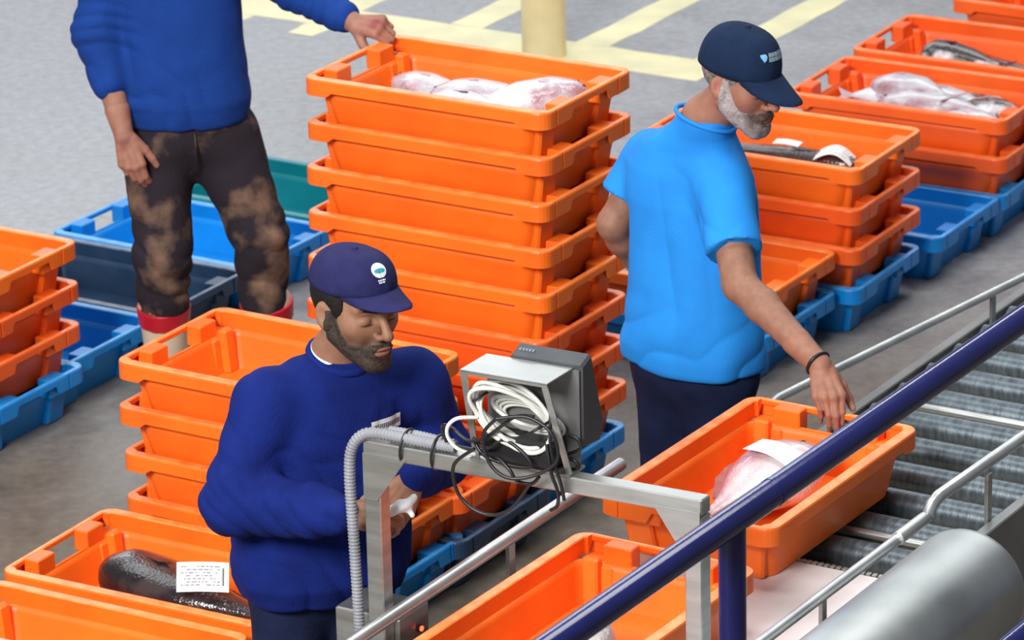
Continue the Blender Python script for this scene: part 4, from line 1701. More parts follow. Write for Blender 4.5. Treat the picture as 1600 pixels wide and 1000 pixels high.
def build_cap(person, origin, P, m, brim_len=.078, brim_drop=.30, dome=None, label=None, roll=0.0):
    D = dome or DOME(P)
    b = MB()
    n, k = 72, 16
    V, F = [], []
    for j in range(k + 1):
        el = j / k * .985
        for i in range(n):
            V.append(D(2 * math.pi * i / n, el))
    for j in range(k):
        for i in range(n):
            F.append((j * n + i, j * n + (i + 1) % n, (j + 1) * n + (i + 1) % n, (j + 1) * n + i))
    F.append(tuple(range(k * n, k * n + n)))
    base = len(V)
    for i in range(n):                                                 # inner edge closes the crown below
        V.append(D(2 * math.pi * i / n, 0, -.004))
    for i in range(n):
        F.append((i, base + i, base + (i + 1) % n, (i + 1) % n))
    for j in range(1, 8):
        for i in range(n):
            V.append(D(2 * math.pi * i / n, j / 7 * .95, -.004))
        o = base + (j - 1) * n
        for i in range(n):
            F.append((o + i, o + n + i, o + n + (i + 1) % n, o + (i + 1) % n))
    F.append(tuple(range(base + 7 * n, base + 8 * n))[::-1])
    b.add(V, F, True)
    o = sub(b, 'cap', m, person, origin, label)
    # brim
    V, F = [], []
    nx, ny = 24, 8
    half = 1.02
    for side in (0, 1):
        for j in range(ny + 1):
            t = j / ny
            for i in range(nx + 1):
                az = half * (2 * i / nx - 1)
                x, y, z = D.local(az, .035)
                w = (1 - abs(az / half) ** 2.6)
                ext = brim_len * t * w ** .55
                xx = x * (1 - .10 * t)
                yy = y + ext * (.55 + .45 * math.cos(az))
                arch = -.95 * (abs(xx) / .085) ** 2 * .030 * (0.35 + .65 * t)
                zz = z - ext * brim_drop + arch - side * .0032 + .003
                V.append(P(xx, yy, zz))
    q = (nx + 1) * (ny + 1)
    for j in range(ny):
        for i in range(nx):
            a = j * (nx + 1) + i
            F.append((a, a + 1, a + nx + 2, a + nx + 1))
            F.append((q + a, q + a + nx + 1, q + a + nx + 2, q + a + 1))
    for i in range(nx):
        a = ny * (nx + 1) + i
        F.append((a, a + 1, q + a + 1, q + a))
        F.append((i + 1, i, q + i, q + i + 1))
    b = MB()
    b.add(V, F, True)
    br = b.obj('brim', m, o)
    br.location = (0, 0, 0)
    me = br.data
    me.transform(Matrix.Translation((-origin[0], -origin[1], -origin[2])))
    br.location = (origin[0] - 0, origin[1], origin[2])
    br.location = (0, 0, 0)
    o.data.transform(Matrix.Translation((-origin[0], -origin[1], -origin[2])))
    o.location = (0, 0, 0)
    # button
    b = MB()
    c0 = D(0, 0.985)
    up_ = unit(P(0, 0, 1) - P(0, 0, 0))
    b.tube([Vector(c0) - Vector(up_) * .002, Vector(c0) + Vector(up_) * .002, Vector(c0) + Vector(up_) * .004], [.008, .008, .004], 12)
    bt = b.obj('button', m, o)
    bt.data.transform(Matrix.Translation((-origin[0], -origin[1], -origin[2])))
    return o, D


def patch(D, az0, el0, poly, off, parent, origin, name, m, label=None, th=.0008):
    """flat outline (x right, y up in metres) laid on the crown, filled as a fan with a few rings"""
    rr = D.rx
    n = len(poly)
    V, F = [], []
    cx, cy = sum(p[0] for p in poly) / n, sum(p[1] for p in poly) / n
    rings = 4
    mp = lambda x, y, o_: D(az0 - x / (rr * .98), el0 + y / ((D.hz + D.ry) * .78), o_)
    V.append(mp(cx, cy, off))
    for k in range(1, rings + 1):
        for p in poly:
            V.append(mp(cx + (p[0] - cx) * k / rings, cy + (p[1] - cy) * k / rings, off))
    for p in poly:
        V.append(mp(p[0], p[1], off - th))
    for i in range(n):
        F.append((0, 1 + i, 1 + (i + 1) % n))
    for k in range(rings):
        for i in range(n):
            a, c = 1 + k * n, 1 + (k + 1) * n
            F.append((a + i, c + i, c + (i + 1) % n, a + (i + 1) % n))
    b = MB()
    b.add(V, F)
    o = b.obj(name, m, parent, label)
    o.data.transform(Matrix.Translation((-origin[0], -origin[1], -origin[2])))
    return o


def rect(x0, y0, x1, y1, n=5):
    P = []
    for i in range(n):
        P.append((x0 + (x1 - x0) * i / n, y0))
    P += [(x1, y0), (x1, y1)]
    for i in range(1, n):
        P.append((x1 + (x0 - x1) * i / n, y1))
    P.append((x0, y1))
    return P


def circ(r, n=26, x=0, y=0):
    return [(x + r * math.cos(2 * math.pi * i / n), y + r * math.sin(2 * math.pi * i / n)) for i in range(n)]


def dig(P, amp, freq, seed, stretch=(1, 1, 1)):
    Q = P * np.array(stretch)
    return amp * vnoise(Q, freq, seed)


def creases(P, dirv, freq, seed, sharp=2.0):
    """soft ridged folds running across dirv"""
    d = unit(dirv)
    w = .09 * np.stack([vnoise(P, 6, seed + k) for k in range(3)], 1)
    t = (P + w * .6) @ d
    a = np.abs(np.sin(t * freq * math.pi + 1.6 * vnoise(P, 8, seed + 7)))
    return a ** .75 - .22 + .25 * vnoise(P, 5, seed + 11)


def seg_w(P, a, b, r):
    """weight 1 near the segment a-b fading over r"""
    a, b = np.array(a), np.array(b)
    ab = b - a
    t = np.clip(((P - a) @ ab) / (ab @ ab), 0, 1)
    d = np.linalg.norm(P - a - t[:, None] * ab, axis=1)
    return np.clip(1.3 - d / r, 0, 1)


def bounds(pts, m):
    A = np.array(pts, float)
    return A.min(0) - m, A.max(0) + m


def join_np(parts):
    Vs, Fs, Ts, o = [], [], [], 0
    for V, F, T in parts:
        Vs.append(V)
        Fs.append(F + o)
        Ts.append(T)
        o += len(V)
    return np.concatenate(Vs), np.concatenate(Fs), np.concatenate(Ts)


def boot(person, origin, ankle, knee, fdir, m1, m2=None, cuff_z=None, r=.058):
    """rubber boot with a separate folded cuff"""
    a, k = np.array(ankle, float), np.array(knee, float)
    O = OPS()
    f = unit((fdir[0], fdir[1], 0))
    top = a + (k - a) * ((cuff_z - a[2]) / (k[2] - a[2])) if cuff_z else a + (k - a) * .5
    O.u(RC(a, top, r * .86, r * 1.08), .01)
    O.u(RC((a[0], a[1], .055), a, .048, r * .86), .03)
    toe = np.array([a[0], a[1], 0]) + f * .15
    O.u(RC((a[0] - f[0] * .03, a[1] - f[1] * .03, .048), (toe[0], toe[1], .042), .046, .042), .03)
    O.sub(ELL((a[0] + f[0] * .05, a[1] + f[1] * .05, -.30), (.5, .5, .302)), .004)
    lo, hi = bounds([a, top, toe, (a[0], a[1], 0)], .10)
    V, F = grow(O, lo, hi, .007)
    b = np_mesh('boot', V, F, m1, person, origin)
    if m2:
        O = OPS()
        d = unit(top - a)
        O.u(RC(top - d * .055, top + d * .004, r * 1.10, r * 1.18), .006)
        lo, hi = bounds([top], .15)

        def mod(P, dd):
            t = (P - top) @ d
            rad = np.linalg.norm(P - top - t[:, None] * d, axis=1)
            dd = np.maximum(dd, np.abs(t + .022) - .030)
            return np.maximum(dd, r * .98 - rad)
        V, F = grow(O, lo, hi, .005, mod=mod)
        c = np_mesh('cuff', V, F, m2, b, origin, None, 'red folded boot cuff')
    return b


SKIN_Y = (.31, .155, .095)
SKIN_T = (.34, .158, .105)
SKIN_B = (.37, .19, .13)


def lofted(st, cx):
    return [(z, c[0], c[1], a, b) for z, c, a, b in st]


def simple_legs(person, origin, hips, knees, ankles, m, rad=(.105, .08, .066), pelvis=None, name='trousers', seed=1, h=.008, fold=.006):
    O = OPS()
    if pelvis:
        c, r, R = pelvis
        O.u(ELL(c, r, R), .03)
    for hp, kn, an, rr in zip(hips, knees, ankles, rad if isinstance(rad[0], tuple) else (rad, rad)):
        low = np.array(an, float)
        O.chain([hp, kn, low], rr, .03, .05)
    lo, hi = bounds(list(hips) + list(knees) + list(ankles) + ([pelvis[0]] if pelvis else []), .22)
    pts = list(zip(knees, ankles))

    def disp(V, N):
        d = dig(V, .004, 9, seed) + dig(V, .0022, 22, seed + 3)
        w = sum(seg_w(V, k, a, .16) for k, a in pts)
        d += fold * np.clip(w, 0, 1) * (creases(V, (.45, .2, 1), 10, seed + 9, 1.5) - .4)
        return d
    V, F = grow(O, lo, hi, h, disp, 1)
    return np_mesh(name, V, F, m, person, origin)


# ---- the man in the dark blue sweater
def man_sweater():
    OY = (-.47, 9.80, 0)
    p = empty('person', 'man in a dark blue sweater and purple-navy cap, looking down at his hands', 'person', OY)
    f = unit((.36, -.93, 0))
    lx = unit((-.93, -.36, 0))
    hc = (-.358, 9.705, 1.377)
    hf = unit((.60, -.79, -.07))
    R = frame(hf)
    roll = rotz(0)
    # body
    O = OPS()
    P = head_ops(O, hc, R, nose=1.1, jaw=1.0, s=1.06)
    O.u(RC(P(0, -.022, -.055), (-.405, 9.775, 1.245), .056, .060), .02)
    O.u(RC((-.405, 9.775, 1.24), (-.41, 9.775, 1.16), .062, .07), .02)
    lo, hi = np.array(hc) - (.155, .16, .22), np.array(hc) + (.155, .16, .165)
    Vh, Fh = grow(O, lo, hi, .0027, None, 1)
    stub = lambda x, y, z: .75 * np.clip((-.018 - z) / .03 + .0 * y, 0, 1) * np.clip((y + .01) / .02, 0, 1) * np.clip((z + .135) / .02, 0, 1) * (1 - np.exp(-((x / .020) ** 4 + ((z + .0655) / .010) ** 4)))
    Th = head_tint(Vh, hc, R, SKIN_Y, (.30, .13, .095), (.022, .014, .011), stub, 1.06)
    # torso under the sweater, arms and hands
    O = OPS()
    rs, re, rw = (-.575, 9.70, 1.155), (-.652, 9.62, .935), (-.392, 9.475, .958)
    ls, le, lw = (-.238, 9.86, 1.135), (-.180, 9.92, .930), (-.236, 9.645, .975)
    O.u(LOFT([(.70, -.462, 9.79, .15, .10), (.95, -.455, 9.785, .14, .09), (1.15, -.43, 9.78, .14, .08), (1.22, -.41, 9.775, .08, .06)], lx, 2.2, .03), .02)
    O.chain([rs, re, rw], (.05, .042, .029), .02)
    O.chain([ls, le, lw], (.05, .042, .029), .02)
    lo, hi = bounds([rs, re, rw, ls, le, lw, (-.46, 9.79, .70), (-.41, 9.775, 1.22)], .16)
    V1, F1 = grow(O, lo, hi, .009)
    parts = [(Vh, Fh, Th), (V1, F1, np.tile(np.array(SKIN_Y), (len(V1), 1)))]
    # right hand pushes to the image right, left hand comes down over the cloth
    y1 = unit((.96, .06, -.10))
    z1 = unit((-.05, -.62, .78))
    z1 = unit(z1 - y1 * (z1 @ y1))
    x1 = -np.cross(y1, z1)
    hands = [(rw, np.stack([x1, y1, z1], 1), [(.55, .75, .5), (.6, .8, .5), (.65, .85, .5), (.7, .9, .5)], (.5, .9), re)]
    y2 = unit((-.42, -.60, -.58))
    z2 = unit((.25, -.72, .62))
    z2 = unit(z2 - y2 * (z2 @ y2))
    x2 = np.cross(y2, z2)
    hands.append((lw, np.stack([x2, y2, z2], 1), [(.20, .35, .25), (.38, .50, .3), (.55, .65, .4), (.70, .75, .4)], (.75, .3), le))
    for wr, Rh, cu, thb, el in hands:
        O = OPS()
        O.u(RC(np.array(el) * .25 + np.array(wr) * .75, wr, .032, .026), .006)
        tips = hand_ops(O, wr, Rh, cu, thb, 1.0)
        V, F = grow(O, np.array(wr) - .15, np.array(wr) + .15, .0028)
        T = np.tile(np.array(SKIN_Y), (len(V), 1)) * (1 + .12 * vnoise(V, 70, 4))[:, None]
        for tp, td, tr in tips:
            w = np.exp(-(np.linalg.norm(V - tp - td * tr * .5, axis=1) / .012) ** 2)[:, None] * .6
            T = T * (1 - w) + np.array((.50, .27, .22)) * w
        parts.append((V, F, T))
    V, F, T = join_np(parts)
    body = np_mesh('body', V, F, SKIN, p, OY, T)
    # beard, hair
    O = OPS()
    P = head_ops(O, hc, R, 1.1, 1.0, 1.06)
    L = lambda V_: ((V_ - np.array(hc)) @ R) / 1.06

    def beard(Q, d):
        l = L(Q)
        x, y, z = np.abs(l[:, 0]), l[:, 1], l[:, 2]
        line = np.where(y > .050, -.056, np.where(y > .016, -.056 + (.050 - y) * 1.9, .012))
        line = np.where((y > .086) & (x < .026), -.0505, line)
        reg = np.maximum(z - line, -.004 - y)
        reg = np.maximum(reg, -.128 - z)
        mouth = .0125 - np.sqrt((x / 1.9) ** 2 + (z + .0665) ** 2)
        reg = np.where(y > .07, np.maximum(reg, mouth), reg)
        return np.maximum(np.maximum(d - .0024 - .0012 * vnoise(Q, 260, 2), reg * .8), -.010 - d)
    V, F = grow(O, np.array(hc) - .17, np.array(hc) + .17, .003, None, 1, beard)
    np_mesh('beard', V, F, BEARDB, p, OY)

    O = OPS()
    C = np.array(hc)
    O.u(ELL(P(0, -.018, .036), np.array((.082, .101, .089)) * 1.06, R), .01)

    def hair(Q, d):
        l = L(Q)
        x, y, z = np.abs(l[:, 0]), l[:, 1], l[:, 2]
        side = np.maximum(np.maximum(y - .040 + .35 * np.clip(.02 - z, 0, 1), -.034 - z), 0 * y - 1)
        earcut = .026 - np.sqrt((y + .010) ** 2 + ((z + .004) * .75) ** 2)
        reg = np.maximum(side, np.minimum(earcut, .02 - np.abs(x - .085) * 0))
        reg = np.maximum(reg, z - .07)
        return np.maximum(d - .0015 - .0012 * vnoise(Q, 240, 5), reg * .8)
    V, F = grow(O, C - .17, C + .17, .0032, None, 1, hair)
    np_mesh('hair', V, F, HAIRB, p, OY)
    for sx in (-1, 1):
        b = MB()
        b.tube([tuple(q) for q in smooth_path([P(sx * .012, .0975, .0245), P(sx * .024, .0965, .0290), P(sx * .038, .0885, .0310), P(sx * .050, .0765, .0270)], 4)], [.0022] * 4 + [.0034] * 5 + [.0028] * 3 + [.0012], 7)
        sub(b, 'eyebrow', HAIRB, p, OY)
    cap, D = build_cap(p, OY, P, CAPY, .078, .14)
    em = patch(D, .02, .40, circ(.0205), .0012, cap, OY, 'emblem', LOGOW, 'round white emblem')
    em2 = patch(D, .02, .40, [(.0150 * x_ / .0205, .0062 * y_ / .0205 - .003) for x_, y_ in circ(.0205)], .0018, em, OY, 'wave_mark', LOGOT)
    for yy, w in ((-.0275, .019), (-.0325, .016)):
        x = -w / 2
        ltr = []
        while x < w / 2:
            patch(D, .02, .40, rect(x, yy, min(x + .0030, w / 2), yy + .0034, 1), .0011, cap, OY, 'lettering', LOGOW)
            x += .0040
    # sweater
    O = OPS()
    O.u(LOFT([(.640, -.466, 9.795, .190, .135), (.662, -.466, 9.795, .199, .142), (.70, -.466, 9.793, .216, .156), (.80, -.462, 9.79, .215, .155), (.93, -.457, 9.787, .203, .147), (1.05, -.447, 9.782, .192, .133),
              (1.14, -.432, 9.78, .176, .115), (1.190, -.416, 9.777, .135, .094), (1.226, -.405, 9.773, .086, .076), (1.244, -.400, 9.77, .072, .068)], lx, 2.35, .014), .02)
    O.u(RC((-.49, 9.745, 1.18), (-.570, 9.705, 1.135), .066, .080), .03)
    O.u(RC((-.335, 9.815, 1.175), (-.245, 9.855, 1.118), .066, .080), .03)
    rc = np.array(rw) + .014 * unit(np.array(re) - rw)
    lc = np.array(lw) + .014 * unit(np.array(le) - lw)
    O.chain([rs, re, rc + .07 * unit(np.array(re) - rw)], (.077, .075, .062), .03)
    O.chain([ls, le, lc + .06 * unit(np.array(le) - lw)], (.082, .076, .062), .03)
    for c_, w_, e_ in ((rc, rw, re), (lc, lw, le)):
        dd = unit(np.array(e_) - w_)
        O.u(RC(c_ + dd * .072, c_ + dd * .034, .063, .056), .012)
        O.u(RC(c_ + dd * .026, c_ + dd * .000, .049, .046), .006)
    # opening at the neck
    ndir = unit((.16, -.16, 1))
    O.sub(RC((-.402, 9.770, 1.285), (-.395, 9.765, 1.36), .064, .075), .008)
    lo, hi = bounds([rs, re, rw, ls, le, lw, (-.46, 9.79, .63), (-.40, 9.77, 1.27)], .13)
    hi[2] = 1.30

    def disp(V, N):
        d = dig(V, .0035, 7, 11) + dig(V, .0018, 19, 12)
        wr_ = np.clip(seg_w(V, re, rc, .15), 0, 1)
        wl_ = np.clip(seg_w(V, le, lc, .15), 0, 1)
        fd = unit(np.array(rc) - re)
        d += .008 * wr_ * (creases(V, fd + .5 * np.array((0, 0, 1)), 17, 21, 1.6) - .4)
        d += .008 * wl_ * (creases(V, unit(np.array(lc) - le), 19, 31, 1.6) - .4)
        up_ = np.clip(seg_w(V, rs, re, .13), 0, 1)
        d += .006 * up_ * (creases(V, (.75, .1, 1), 12, 41, 1.5) - .4)
        tz = np.clip((.86 - V[:, 2]) / .2, 0, 1)
        d += .008 * tz * (creases(V, (.8, .3, .45), 13, 51, 1.5) - .4)
        ch = np.clip(1 - np.abs(V[:, 2] - 1.0) / .15, 0, 1)
        d += .006 * ch * (creases(V, (.75, .1, .7), 11, 61, 1.5) - .4)
        return d
    V, F = grow(O, lo, hi, .0062, disp, 1)
    sw_ = np_mesh('sweater', V, F, SWEAT, p, OY)
    b = MB()
    pts = []
    for i in range(40):
        a = 2 * math.pi * i / 40
        q = np.array((-.402, 9.769, 1.238)) + lx * .069 * math.cos(a) + f * .072 * math.sin(a) + np.array((0, 0, 1)) * (-.020 * math.sin(a) + .006 * math.cos(a))
        pts.append(tuple(q))
    b.tube(pts, .0105, 8, closed=True)
    o = sub(b, 'collar', SWEAT, p, OY)
    b = MB()
    pts = [tuple(np.array(q) * .0 + np.array((-.402, 9.769, 0)) + (np.array(q) - np.array((-.402, 9.769, 0))) * np.array((.88, .88, 1)) + np.array((0, 0, .008))) for q in pts]
    b.tube(pts, .0065, 8, closed=True)
    sub(b, 'undershirt', WHITECL, p, OY, 'white undershirt edge at the neck')
    # chest print: a strip of white lettering
    b = MB()
    bvh = None
    from mathutils.bvhtree import BVHTree
    bvh = BVHTree.FromPolygons([tuple(v) for v in V], [tuple(q) for q in F])

    def chest(s_, z):
        q = np.array((-.44, 9.78, 0)) + (-lx) * s_ + f * .5 + np.array((0, 0, z))
        hit = bvh.ray_cast(Vector(q), Vector(-f))
        return (hit[0] - Vector(-f) * .0022) if hit[0] else Vector(q)
    nrow = 14
    Vp, Fp = [], []
    for i in range(nrow + 1):
        s_ = .070 + .085 * i / nrow
        for z in (1.066, 1.082, 1.098):
            Vp.append(chest(s_, z))
    for i in range(nrow):
        for k_ in range(2):
            a = i * 3 + k_
            Fp.append((a, a + 1, a + 4, a + 3))
    b.add(Vp, Fp)
    o = sub(b, 'chest_print', WHITECL, p, OY, 'white printed strip on the chest')
    b = MB()
    rr = random.Random(3)
    s_ = .076
    while s_ < .148:
        b.add([chest(s_, 1.076) + Vector(f) * .0008, chest(s_ + .004, 1.076) + Vector(f) * .0008, chest(s_ + .004, 1.088) + Vector(f) * .0008, chest(s_, 1.088) + Vector(f) * .0008], [(0, 1, 2, 3)])
        s_ += .0055
    b2 = sub(b, 'lettering', INK, p, OY)
    # legs
    hips = ((-.545, 9.77, .66), (-.39, 9.83, .66))
    kn = ((-.55, 9.74, .40), (-.37, 9.81, .40))
    an = ((-.56, 9.80, .10), (-.36, 9.86, .10))
    simple_legs(p, OY, hips, kn, an, NAVYC, (.095, .078, .068), ((-.465, 9.795, .67), (.165, .115, .10), np.stack([lx, f, (0, 0, 1)], 1)), seed=3, h=.010)
    for a in an:
        boot(p, OY, (a[0], a[1], .09), (a[0], a[1], .4), f, BLACKP, None, .16)
    # the white glove he holds
    O = OPS()
    g = np.array((-.268, 9.478, .972))
    O.u(ELL(g, (.030, .018, .012), np.stack([unit((.8, -.3, .4)), unit((.3, .9, 0)), unit((-.4, 0, .9))], 1)), .01)
    O.u(RC(g + (.01, 0, .005), g + (.034, .005, .020), .013, .008), .01)
    O.u(RC(g, g + (-.030, -.005, -.018), .012, .006), .01)
    O.u(RC(g + (.02, 0, .0), g + (.03, -.01, -.016), .009, .005), .01)
    V, F = grow(O, g - .07, g + .07, .003, lambda V_, N: dig(V_, .003, 60, 9), 1)
    o = np_mesh('white_cloth', V, F, WHITECL, None, tuple(g))
    o.location = tuple(g)
    tag(o, 'crumpled white cloth held in the hands of the sweatered man', 'cloth')
    return p


man_sweater()


# ---- the man in the light blue T-shirt
def man_tee():
    OT_ = (.48, 11.10, 0)
    p = empty('person', 'man in a light blue T-shirt and dark navy cap, gripping a crate on the conveyor', 'person', OT_)
    f = unit((.70, .71, 0))
    lx = unit((.71, -.70, 0))
    hc = (.600, 11.00, 1.508)
    hf = unit((.72, -.66, -.20))
    R = frame(hf)
    O = OPS()
    s = 1.00
    P = head_ops(O, hc, R, nose=1.3, jaw=1.05, s=s)
    O.u(RC(P(0, -.024, -.050), (.512, 11.058, 1.39), .056, .061), .02)
    O.u(RC((.512, 11.058, 1.39), (.488, 11.10, 1.29), .061, .08), .02)
    lo, hi = np.array(hc) - (.185, .17, .235), np.array(hc) + (.155, .19, .165)
    Vh, Fh = grow(O, lo, hi, .0028, None, 1)
    stub = lambda x, y, z: .35 * np.clip((-.02 - z) / .03, 0, 1) * np.clip((y - .0) / .02, 0, 1)
    Th = head_tint(Vh, hc, R, SKIN_T, (.34, .13, .11), (.12, .09, .08), stub, s, ruddy=(.52, .20, .15))
    O = OPS()
    rs, re, rw = (.552, 10.985, 1.235), (.583, 10.775, 1.035), (.772, 10.533, .899)
    ls, le, lw = (.378, 11.27, 1.225), (.276, 11.255, 1.045), (.36, 11.37, .86)
    O.u(LOFT([(.72, .479, 11.10, .16, .11), (1.0, .48, 11.11, .15, .10), (1.22, .474, 11.12, .15, .085), (1.31, .478, 11.11, .08, .06)], lx, 2.2, .03), .02)
    O.chain([rs, re], (.055, .045), .02)
    mid = np.array(re) * .72 + np.array(rw) * .28 + np.array((.0, .0, .004))
    O.chain([re, mid, rw], (.044, .0445, .0285), .015)
    mid2 = np.array(le) * .72 + np.array(lw) * .28
    O.chain([ls, le, mid2, lw], (.055, .043, .043, .028), .02)
    lo, hi = bounds([rs, re, rw, ls, le, lw, (.48, 11.1, .72), (.48, 11.1, 1.31)], .14)
    V1, F1 = grow(O, lo, hi, .0058)
    T1 = np.tile(np.array(SKIN_T) * np.array((.92, .98, 1.0)), (len(V1), 1)) * (1 + .10 * vnoise(V1, 45, 4) + .10 * vnoise(V1, 160, 6))[:, None]
    parts = [(Vh, Fh, Th), (V1, F1, T1)]
    # right hand hooked over the crate's end
    y1 = unit((.16, -.66, -.58))
    z1 = unit((.05, -.62, .78))
    z1 = unit(z1 - y1 * (z1 @ y1))
    x1 = -np.cross(y1, z1)
    O = OPS()
    O.u(RC(np.array(re) * .3 + np.array(rw) * .7, rw, .0375, .0285), .01)
    tips = hand_ops(O, rw, np.stack([x1, y1, z1], 1), [(.42, .45, .3), (.45, .5, .3), (.5, .5, .3), (.5, .55, .3)], (.35, .5), 1.04, spread=.10)
    V, F = grow(O, np.array(rw) - .16, np.array(rw) + .16, .0028)
    T = np.tile(np.array(SKIN_T), (len(V), 1)) * (1 + .12 * vnoise(V, 70, 4))[:, None]
    for tp, td, tr in tips:
        w = np.exp(-(np.linalg.norm(V - tp - td * tr * .5, axis=1) / .013) ** 2)[:, None] * .7
        T = T * (1 - w) + np.array((.58, .33, .28)) * w
    parts.append((V, F, T))
    y2 = unit((.5, .75, -.4))
    z2 = unit((-.8, .5, .1))
    z2 = unit(z2 - y2 * (z2 @ y2))
    O = OPS()
    O.u(RC(np.array(le) * .3 + np.array(lw) * .7, lw, .036, .0275), .01)
    hand_ops(O, lw, np.stack([np.cross(y2, z2), y2, z2], 1), [(.4, .5, .4)] * 4, (.5, .5), 1.02)
    V, F = grow(O, np.array(lw) - .16, np.array(lw) + .16, .0045)
    parts.append((V, F, np.tile(np.array(SKIN_T), (len(V), 1))))
    V, F, T = join_np(parts)
    np_mesh('body', V, F, SKIN, p, OT_, T)
    # beard, moustache, cropped hair
    L = lambda V_: ((V_ - np.array(hc)) @ R) / s
    O = OPS()
    P = head_ops(O, hc, R, 1.3, 1.05, s)

    def beard(Q, d):
        l = L(Q)
        x, y, z = np.abs(l[:, 0]), l[:, 1], l[:, 2]
        line = np.where(y > .055, -.050 - (y - .055) * .10, np.where(y > .020, -.050 + (.055 - y) * 1.5, .028))
        line = np.where(y > .088, -.0480, line)
        reg = np.maximum(z - line, -.002 - y)
        mouth = .0105 - np.sqrt((x / 1.9) ** 2 + (z + .068) ** 2)
        reg = np.where(y > .07, np.maximum(reg, mouth), reg)
        thick = .0025 + .004 * np.clip((-.07 - z) / .05, 0, 1)
        return np.maximum(np.maximum(d - thick - .0016 * vnoise(Q, 220, 2), reg * .8), -.010 - d)
    V, F = grow(O, np.array(hc) - .18, np.array(hc) + .18, .0032, None, 1, beard)
    l = L(V)
    grey = np.array((.46, .42, .42))
    dark = np.array((.085, .055, .048))
    w = np.clip(np.exp(-((l[:, 1] - .098) / .03) ** 2 - ((l[:, 2] + .058) / .016) ** 2) * 1.3 + .75 * np.exp(-((np.abs(l[:, 0]) - .03) / .025) ** 2 - ((l[:, 2] + .088) / .028) ** 2) + .28 * vnoise(V, 90, 3), 0, 1)[:, None]
    np_mesh('beard', V, F, mat('grey_beard_hair', (1, 1, 1), .75, (.7, .68, .68), 160, 3, bump=.4, bscale=300, attr='tint'), p, OT_, grey * (1 - w) + dark * w)
    O = OPS()
    O.u(ELL(P(0, -.018, .036), np.array((.080, .0995, .087)) * s, R), .01)

    def hair(Q, d):
        l = L(Q)
        x, y, z = np.abs(l[:, 0]), l[:, 1], l[:, 2]
        reg = np.maximum(y - .036 + .4 * np.clip(.02 - z, 0, 1), -.045 - z)
        reg = np.maximum(reg, .027 - np.sqrt((y + .010) ** 2 + ((z + .004) * .75) ** 2))
        reg = np.maximum(reg, z - .06)
        return np.maximum(d - .0008 - .0012 * vnoise(Q, 240, 5), reg * .8)
    V, F = grow(O, np.array(hc) - .18, np.array(hc) + .18, .0034, None, 1, hair)
    np_mesh('hair', V, F, HAIRG, p, OT_)
    cap, D = build_cap(p, OT_, P, CAPT, .088, .42, DOME(P, .089, .119, .117, -.012, .034, .05))
    azc = .02
    sh = patch(D, azc + .42, .33, [(-.010, .009), (.006, .011), (.010, .004), (.007, -.006), (.001, -.011), (-.003, -.005), (-.008, .001)], .0012, cap, OT_, 'emblem', LOGOL, 'small light blue shield emblem')
    patch(D, azc + .42, .33, [(.010, .011), (.013, .010), (.013, -.002), (.006, -.012), (.004, -.013), (.010, -.002)], .0012, cap, OT_, 'emblem_edge', BLACKP)
    for yy, hh in ((.0010, .0110), (-.0115, .0110)):
        x = -.022
        while x < .032:
            patch(D, azc, .335, rect(x, yy, x + .0050, yy + hh, 1), .0011, cap, OT_, 'lettering', LOGOG)
            x += .0057
    # shirt
    O = OPS()
    O.u(LOFT([(.712, .479, 11.10, .205, .146), (.76, .479, 11.10, .205, .147), (.90, .481, 11.105, .190, .136), (1.05, .482, 11.11, .190, .130), (1.16, .478, 11.115, .196, .124), (1.24, .473, 11.12, .190, .112),
              (1.305, .478, 11.11, .148, .094), (1.35, .496, 11.08, .098, .083), (1.385, .508, 11.06, .082, .077), (1.402, .511, 11.056, .078, .074)], lx, 2.35, .012), .02)
    O.u(RC((.51, 11.065, 1.275), (.548, 10.995, 1.232), .066, .076), .03)
    O.u(RC((.44, 11.165, 1.275), (.385, 11.255, 1.222), .066, .072), .03)
    rse = np.array(rs) * .33 + np.array(re) * .67
    lse = np.array(ls) * .38 + np.array(le) * .62
    O.chain([rs, tuple(rse + .05 * unit(rse - np.array(rs)))], (.077, .073), .025)
    O.chain([ls, tuple(lse + .05 * unit(lse - np.array(ls)))], (.074, .074), .025)
    def cuts(Q, d):
        for e_, s_ in ((rse, rs), (lse, ls)):
            dd = unit(np.array(e_) - np.array(s_))
            t = (Q - e_) @ dd
            near = np.linalg.norm(Q - e_ - np.outer(t, dd), axis=1) < .115
            d = np.where(near & (t > -.02) & (t < .16), np.maximum(d, t), d)
        return d
    O.sub(RC((.513, 11.055, 1.447), (.52, 11.05, 1.50), .072, .08), .008)
    lo, hi = bounds([rs, re, ls, le, (.48, 11.1, .70), (.48, 11.1, 1.39)], .13)
    hi[2] = 1.44
    back = np.array((.33, 11.02, 1.0))

    def disp(V, N):
        d = dig(V, .003, 7, 71) + dig(V, .0014, 20, 72)
        bk = np.clip((-(N @ f)) + .35, 0, 1)
        d += .008 * bk * np.clip(1.1 - np.abs(V[:, 2] - 1.02) / .32, 0, 1) * (creases(V, unit(lx + np.array((0, 0, .25))), 6, 81, 1.5) - .4)
        tz = np.clip((.92 - V[:, 2]) / .15, 0, 1)
        d += .009 * tz * (creases(V, (-.6, -.1, 1), 8, 91, 1.6) - .4)
        w_ = np.clip(seg_w(V, rs, rse, .12), 0, 1)
        d += .006 * w_ * (creases(V, unit(np.array((.8, .2, .6))), 9, 95, 1.5) - .4)
        return d
    V, F = grow(O, lo, hi, .006, disp, 1, cuts)
    np_mesh('tshirt', V, F, TEE, p, OT_)
    b = MB()
    pts = []
    for i in range(40):
        a = 2 * math.pi * i / 40
        q = np.array((.512, 11.056, 1.394)) + lx * .079 * math.cos(a) + f * .074 * math.sin(a) + np.array((0, 0, -.012 * math.sin(a) - .020 * math.cos(a)))
        pts.append(tuple(q))
